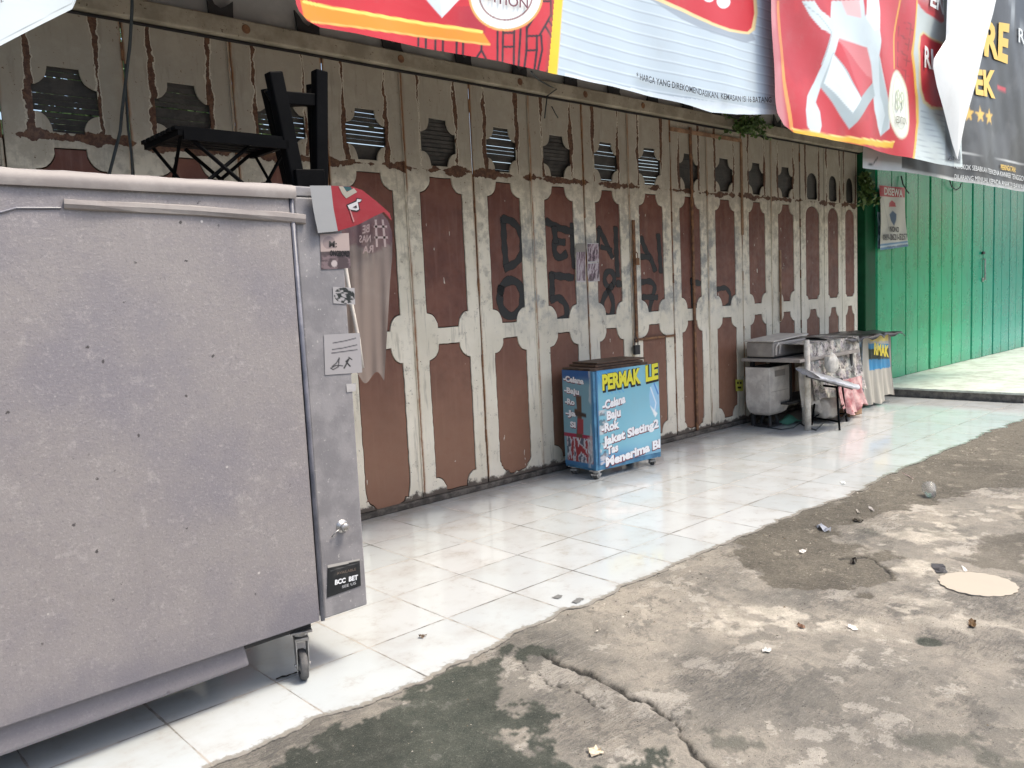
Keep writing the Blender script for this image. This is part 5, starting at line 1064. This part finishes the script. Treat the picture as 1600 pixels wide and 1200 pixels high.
# small hanging notice on the green shop
def pN(a):
    a.c[:] = lin((206, 206, 196)); a.fill(a.y < 17, (190, 52, 60)); a.ell(50, 40, 11, 14, (205, 205, 200)); a.fill((np.hypot((a.x-50)/11, (a.y-32)/9) < 1) & (a.y < 33), (190, 60, 64))
    a.poly([(39, 45), (50, 39), (61, 45), (58, 55), (50, 64), (42, 55)], (70, 98, 130)); a.fill(a.y > 90, (90, 140, 176)); a.fill((a.y > 93) & (a.y < 97), (200, 215, 220)); a.line([(10, 20), (30, 50), (35, 70)], 2, (180, 182, 176))
board('notice', 'small hanging notice with red head, balloon mark and phone number on the green shutters', 'sign', [(1372.5, 290), (1412, 293.5), (1417.5, 385), (1375, 391)], -.14, 70, pN,
      [('DISEWA', [(1379, 304), (1408, 308)], 11, (225, 222, 215), .03), ('NONO', [(1388, 362), (1402, 363)], 8, (40, 40, 44), .03), ('089-2621-5257', [(1377, 375.5), (1415, 374.5)], 9, (40, 40, 44), .03), ('DIJUAL  DISEWA', [(1384, 388), (1415, 384)], 3, (60, 70, 90))], 'print', wob=.02)
board('notice', 'narrow bluish side of a torn sheet hanging left of the small notice', 'sign', [(1370, 331), (1375, 332), (1377, 388), (1371, 389)], -.12, 30, lambda a: (a.c.__setitem__(slice(None), lin((130, 165, 180))), a.fill(fbm(a.x*.05, a.y*.12, 3) > .5, (70, 95, 110))), wob=.01)

# cables
def cab(label, pts, r=.008, mat='cable'): b = MB(); b.tube([W(*p) for p in pts], r, 6); return solo(b, 'cable', mat, label, 'cable', smooth=True)
cab('thick dark teal cable hanging down the doors behind the white banner corner', [(207, -30, -.35), (206, 20, -.3), (203, 70, -.2), (196, 130, -.14), (190, 180, -.1), (188, 205, -.08), (179, 240, -.05), (170, 275, -.04)], .008)
cab('second dark cable crossing the first one in front of the doors', [(196, 100, -.12), (197, 150, -.1), (200, 200, -.08), (205, 240, -.06), (207, 275, -.05)], .006)
cab('thin black wire drooping under the pale banner across the beam', [(830, 112, -1.3), (842, 125, -.5), (858, 134, -.1), (870, 139, -.07), (855, 150, -.07), (852, 175, -.06), (851, 185, -.05)], .005)
cab('short bent wire sticking from the beam above a louvre', [(862, 166, -.03), (868, 178, -.05), (872, 184, -.05)], .004)
cab('black wire and hook hanging by the small notice', [(1408, 275, -.1), (1411, 288, -.12), (1417, 298, -.14), (1420, 302, -.15)], .009)
cab('thin black loop of wire under the dark banner', [(1484, 282, -.12), (1487, 292, -.12), (1494, 297, -.12), (1500, 293, -.12), (1502, 286, -.12)], .008)
# plants
def sprig(name, label, base, n, size, spread, droop, seed):
    rr = random.Random(seed); b = MB(); base = Vector(base)
    for s2 in range(n):
        d0 = Vector((rr.uniform(-1, 1)*spread[0], -abs(rr.uniform(.1, 1))*spread[1], rr.uniform(-.4, 1)*spread[2])); p = base.copy(); pts = [p.copy()]
        for k in range(7): d0 += Vector((rr.uniform(-.3, .3)*spread[0], rr.uniform(-.2, .1)*spread[1], -droop)); p = p+d0/7; pts.append(p.copy())
        b.tube(pts, .003, 4, mi=0)
        for k in range(1, len(pts)):
            for _ in range(3):
                o2 = pts[k]+Vector([rr.uniform(-.015, .015) for _ in range(3)]); a = Vector([rr.uniform(-1, 1) for _ in range(3)]).normalized()*size*rr.uniform(.6, 1.2); c2 = a.cross(Vector([rr.uniform(-1, 1) for _ in range(3)])).normalized()*size*.33
                b.add([o2, o2+a*.5+c2, o2+a, o2+a*.5-c2], [(0, 1, 2, 3)])
    return solo(b, name, 'leaf', label, 'plant')
p = W(1160, 196, -.08); sprig('small_plant', 'small dark green weed growing on the beam below the pale banner', (p.x, -.1, p.z), 26, .05, (.28, .12, .16), .02, 4)
p = W(1352, 275, -.12); sprig('small_plant', 'yellowish green creeper hanging on the dark green pillar', (p.x, -.1, p.z), 12, .075, (.22, .06, .05), .08, 6)
# tree behind the left end, seen through the louvres
tr = thing('tree', 'tree standing behind the left end of the old shop', 'tree', (4.2, 6.5, 0))
b = MB(); b.tube([(4.2, 6.5, 0), (4.25, 6.45, 1.5), (4.1, 6.5, 3.0)], [.16, .12, .06], 10); b.build('trunk', M['wood'], tr).location = (-4.2, -6.5, 0)
rr = random.Random(2); b = MB()
for k in range(7000):
    o2 = Vector((4.2+rr.gauss(0, .8), 6.5+rr.gauss(0, .5), 3.9+rr.gauss(0, .7))); a = Vector([rr.uniform(-1, 1) for _ in range(3)]).normalized()*.13; c2 = a.cross(Vector([rr.uniform(-1, 1) for _ in range(3)])).normalized()*.05
    b.add([o2, o2+a*.5+c2, o2+a, o2+a*.5-c2], [(0, 1, 2, 3)])
b.build('crown', M['leaf'], tr).location = (-4.2, -6.5, 0)

# ================================================================== LITTER
p = FL(1453, 776, -.02); 
b = MB(); Mc = Matrix.Translation((p.x, p.y, gz(p.x, p.y)+.036)) @ Matrix.Rotation(R(28), 4, 'Z') @ Matrix.Rotation(R(78), 4, 'Y'); b.lathe([(.0, -.05), (.029, -.05), (.031, -.04), (.043, .05), (.046, .052), (.044, .056), (.041, .05), (.029, -.038), (0, -.038)], 26, Mc); solo(b, 'plastic_cup', 'clear', 'clear plastic cup lying on its side on the soil', 'cup', smooth=True)
p = FL(1528, 913, -.012); b = MB(); n = 144; dz_ = max(gz(p.x+a*.14, p.y+c2*.14) for a in (-1, 0, 1) for c2 in (-1, 0, 1))+.002; V = [(p.x+.155*(1+.05*abs(math.sin(k*math.pi*18/n)))*math.cos(k*2*math.pi/n), p.y+.155*(1+.05*abs(math.sin(k*math.pi*18/n)))*math.sin(k*2*math.pi/n), dz_) for k in range(n)]
b.add(V+[(x, y, dz_-.004) for x, y, z in V], [tuple(range(n))]+[(k, n+k, n+(k+1) % n, (k+1) % n) for k in range(n)], lin((178, 169, 154))); solo(b, 'paper_doily', 'litter', 'round cream scalloped paper disc lying on the pale concrete', 'paper')
def scrap(name, label, cat, px, c, L, wd, ang, seed, crumple=.008, mat='litter'):
    rr = random.Random(seed); p = FL(*px, -.015); b = MB(); g0 = gz(p.x, p.y) if p.y < -2.12 else .001; V = []; n = 7
    for i in range(n):
        for j in range(4):
            x = (i/(n-1)-.5)*L; y = (j/3-.5)*wd*(1-.3*abs(i/(n-1)-.5)); X_ = x*math.cos(ang)-y*math.sin(ang); Y_ = x*math.sin(ang)+y*math.cos(ang); V.append((p.x+X_+rr.uniform(-1, 1)*wd*.12, p.y+Y_+rr.uniform(-1, 1)*wd*.12, g0+.002+abs(rr.gauss(0, crumple*.8))))
    b.add(V, [(i*4+j, (i+1)*4+j, (i+1)*4+j+1, i*4+j+1) for i in range(n-1) for j in range(3)], lin(c)); return solo(b, name, mat, label, cat)
scrap('wrapper', 'crumpled silver and black wrapper on the soil near the tile edge', 'wrapper', (1286, 827), (150, 155, 165), .12, .05, .9, 1, .02)
scrap('plastic_shard', 'flat dark plastic shard on the pale concrete near the paper disc', 'plastic shard', (1468, 890), (62, 62, 66), .14, .06, .5, 2, .004)
scrap('cigarette_end', 'white cigarette end beside the dark plastic shard', 'cigarette end', (1507, 891), (225, 220, 210), .07, .015, .5, 3, .004)
scrap('straw_piece', 'pale straw piece on the soil, longest and farthest', 'straw', (1418, 745), (190, 170, 165), .20, .008, .75, 4, .004)
scrap('paper_strip', 'pale paper strip left of the plastic cup', 'paper', (1340, 799), (180, 175, 165), .09, .014, .55, 5, .004)
scrap('paper_strip', 'grey folded paper strip just right of another strip', 'paper', (1362, 796), (165, 160, 155), .09, .02, .6, 6, .008)
scrap('paper_scrap', 'small white paper scrap on brown soil', 'paper', (1254, 861), (228, 222, 214), .05, .03, .2, 7)
scrap('paper_scrap', 'white rectangular paper scrap on bare concrete in the middle', 'paper', (1332, 980), (235, 228, 220), .055, .025, 1.1, 8, .003)
scrap('paper_scrap', 'small pale scrap left of the middle of the concrete', 'paper', (1198, 1017), (205, 202, 194), .04, .03, .4, 9, .003)
scrap('dry_leaf', 'dry beige leaf on the dark mossy patch', 'leaf', (929, 1176), (205, 190, 165), .045, .04, 1.2, 10, .01)
scrap('dry_leaf', 'yellow brown dry leaves in a dark stain', 'leaf', (1519, 977), (110, 86, 56), .07, .03, .3, 11, .012)
scrap('dry_leaf', 'orange brown leaf scrap at the left of the concrete', 'leaf', (1252, 979), (130, 96, 72), .035, .025, .9, 12, .008)
scrap('dry_leaf', 'small dark dried leaf on the soil', 'leaf', (1334, 878), (50, 44, 34), .06, .03, .3, 13, .014)
scrap('dry_leaf', 'curled dark leaf between soil and tile edge', 'leaf', (1340, 815), (60, 52, 40), .08, .03, 1.1, 14, .014)
scrap('dry_leaf', 'brown dried leaf lying alone on the white tiles', 'leaf', (661, 1001), (110, 95, 80), .035, .02, .3, 15, .006)
scrap('paper_scrap', 'thin pale scrap on the white tiles', 'paper', (1317, 758), (215, 222, 222), .08, .03, .5, 16, .004)
scrap('rubber_strip', 'flat black rubber strip on the tiles by the cart castor', 'rubber strip', (449, 1063), (14, 15, 16), .085, .014, -.1, 31, .002)
for q, (x, y) in enumerate(((872, 938), (903, 944))): scrap('mud_spot', ('small', 'larger right hand')[q]+' dried mud spot on the white tile near its outer edge', 'mud', (x, y), (110, 112, 112), .05+.02*q, .035, .2, 33+q, .0008)
rr = random.Random(11); b = MB()
for k in range(2900):
    if k < 850:
        x = rr.uniform(2.5, 10.0); y = -2.10-abs(rr.gauss(0, .30))
    else: x = 1.0+7.5*rr.random()**1.5; y = rr.uniform(-4.4, -2.2)
    s2 = rr.choice((.0015, .002, .0025, .003, .004, .006)) if k < 850 else rr.choice((.0012, .0015, .002, .0028)); c = rr.choice(((120, 108, 90), (90, 82, 70), (165, 155, 138), (60, 54, 46), (200, 192, 178), (105, 88, 62)))
    V = [Vector([rr.gauss(0, 1) for _ in range(3)]).normalized()*s2*rr.uniform(.6, 1.3) for _ in range(6)]; base = Vector((x, y, gz(x, y)))
    T = [Vector((1, 0, 0)), Vector((-1, 0, 0)), Vector((0, 1, 0)), Vector((0, -1, 0)), Vector((0, 0, 1)), Vector((0, 0, -1))]
    V = [base+Vector((t.x*s2*rr.uniform(.6, 1.8), t.y*s2*rr.uniform(.6, 1.3), t.z*s2*.7)) for t in T]
    b.add(V, [(0, 2, 4), (2, 1, 4), (1, 3, 4), (3, 0, 4), (2, 0, 5), (1, 2, 5), (3, 1, 5), (0, 3, 5)], lin(c))
o = b.build('gravel', M['litter']); tag(o, 'loose crumbs of stone and dirt along the tile edge', 'gravel', kind='stuff')

# ------------------------------------------------------------------ groups for repeats
GR = {'banner': 'advertising banners hung over the walkway', 'poster': 'faded posters stuck on the doors', 'padlock': 'padlocks on the old doors', 'cable': 'loose cables and wires', 'notice': 'notices hung on the green shutters',
      'paper_scrap': 'paper scraps on the ground', 'paper_strip': 'paper strips on the soil', 'dry_leaf': 'dry leaves on the ground', 'small_plant': 'weeds growing on the shop fronts', 'torn_paper': 'torn paper on the sprayed leaf',
      'shop_building': 'neighbouring shops', 'plastic_bag': 'bags among the clutter', 'cloth_bundle': 'dark bundles in the clutter', 'mud_spot': 'mud spots on the tiles'}
for o in list(col.objects):
    n = o.name.split('.')[0]
    if o.parent is None and n in GR and not o.get('group'): o['group'] = GR[n]
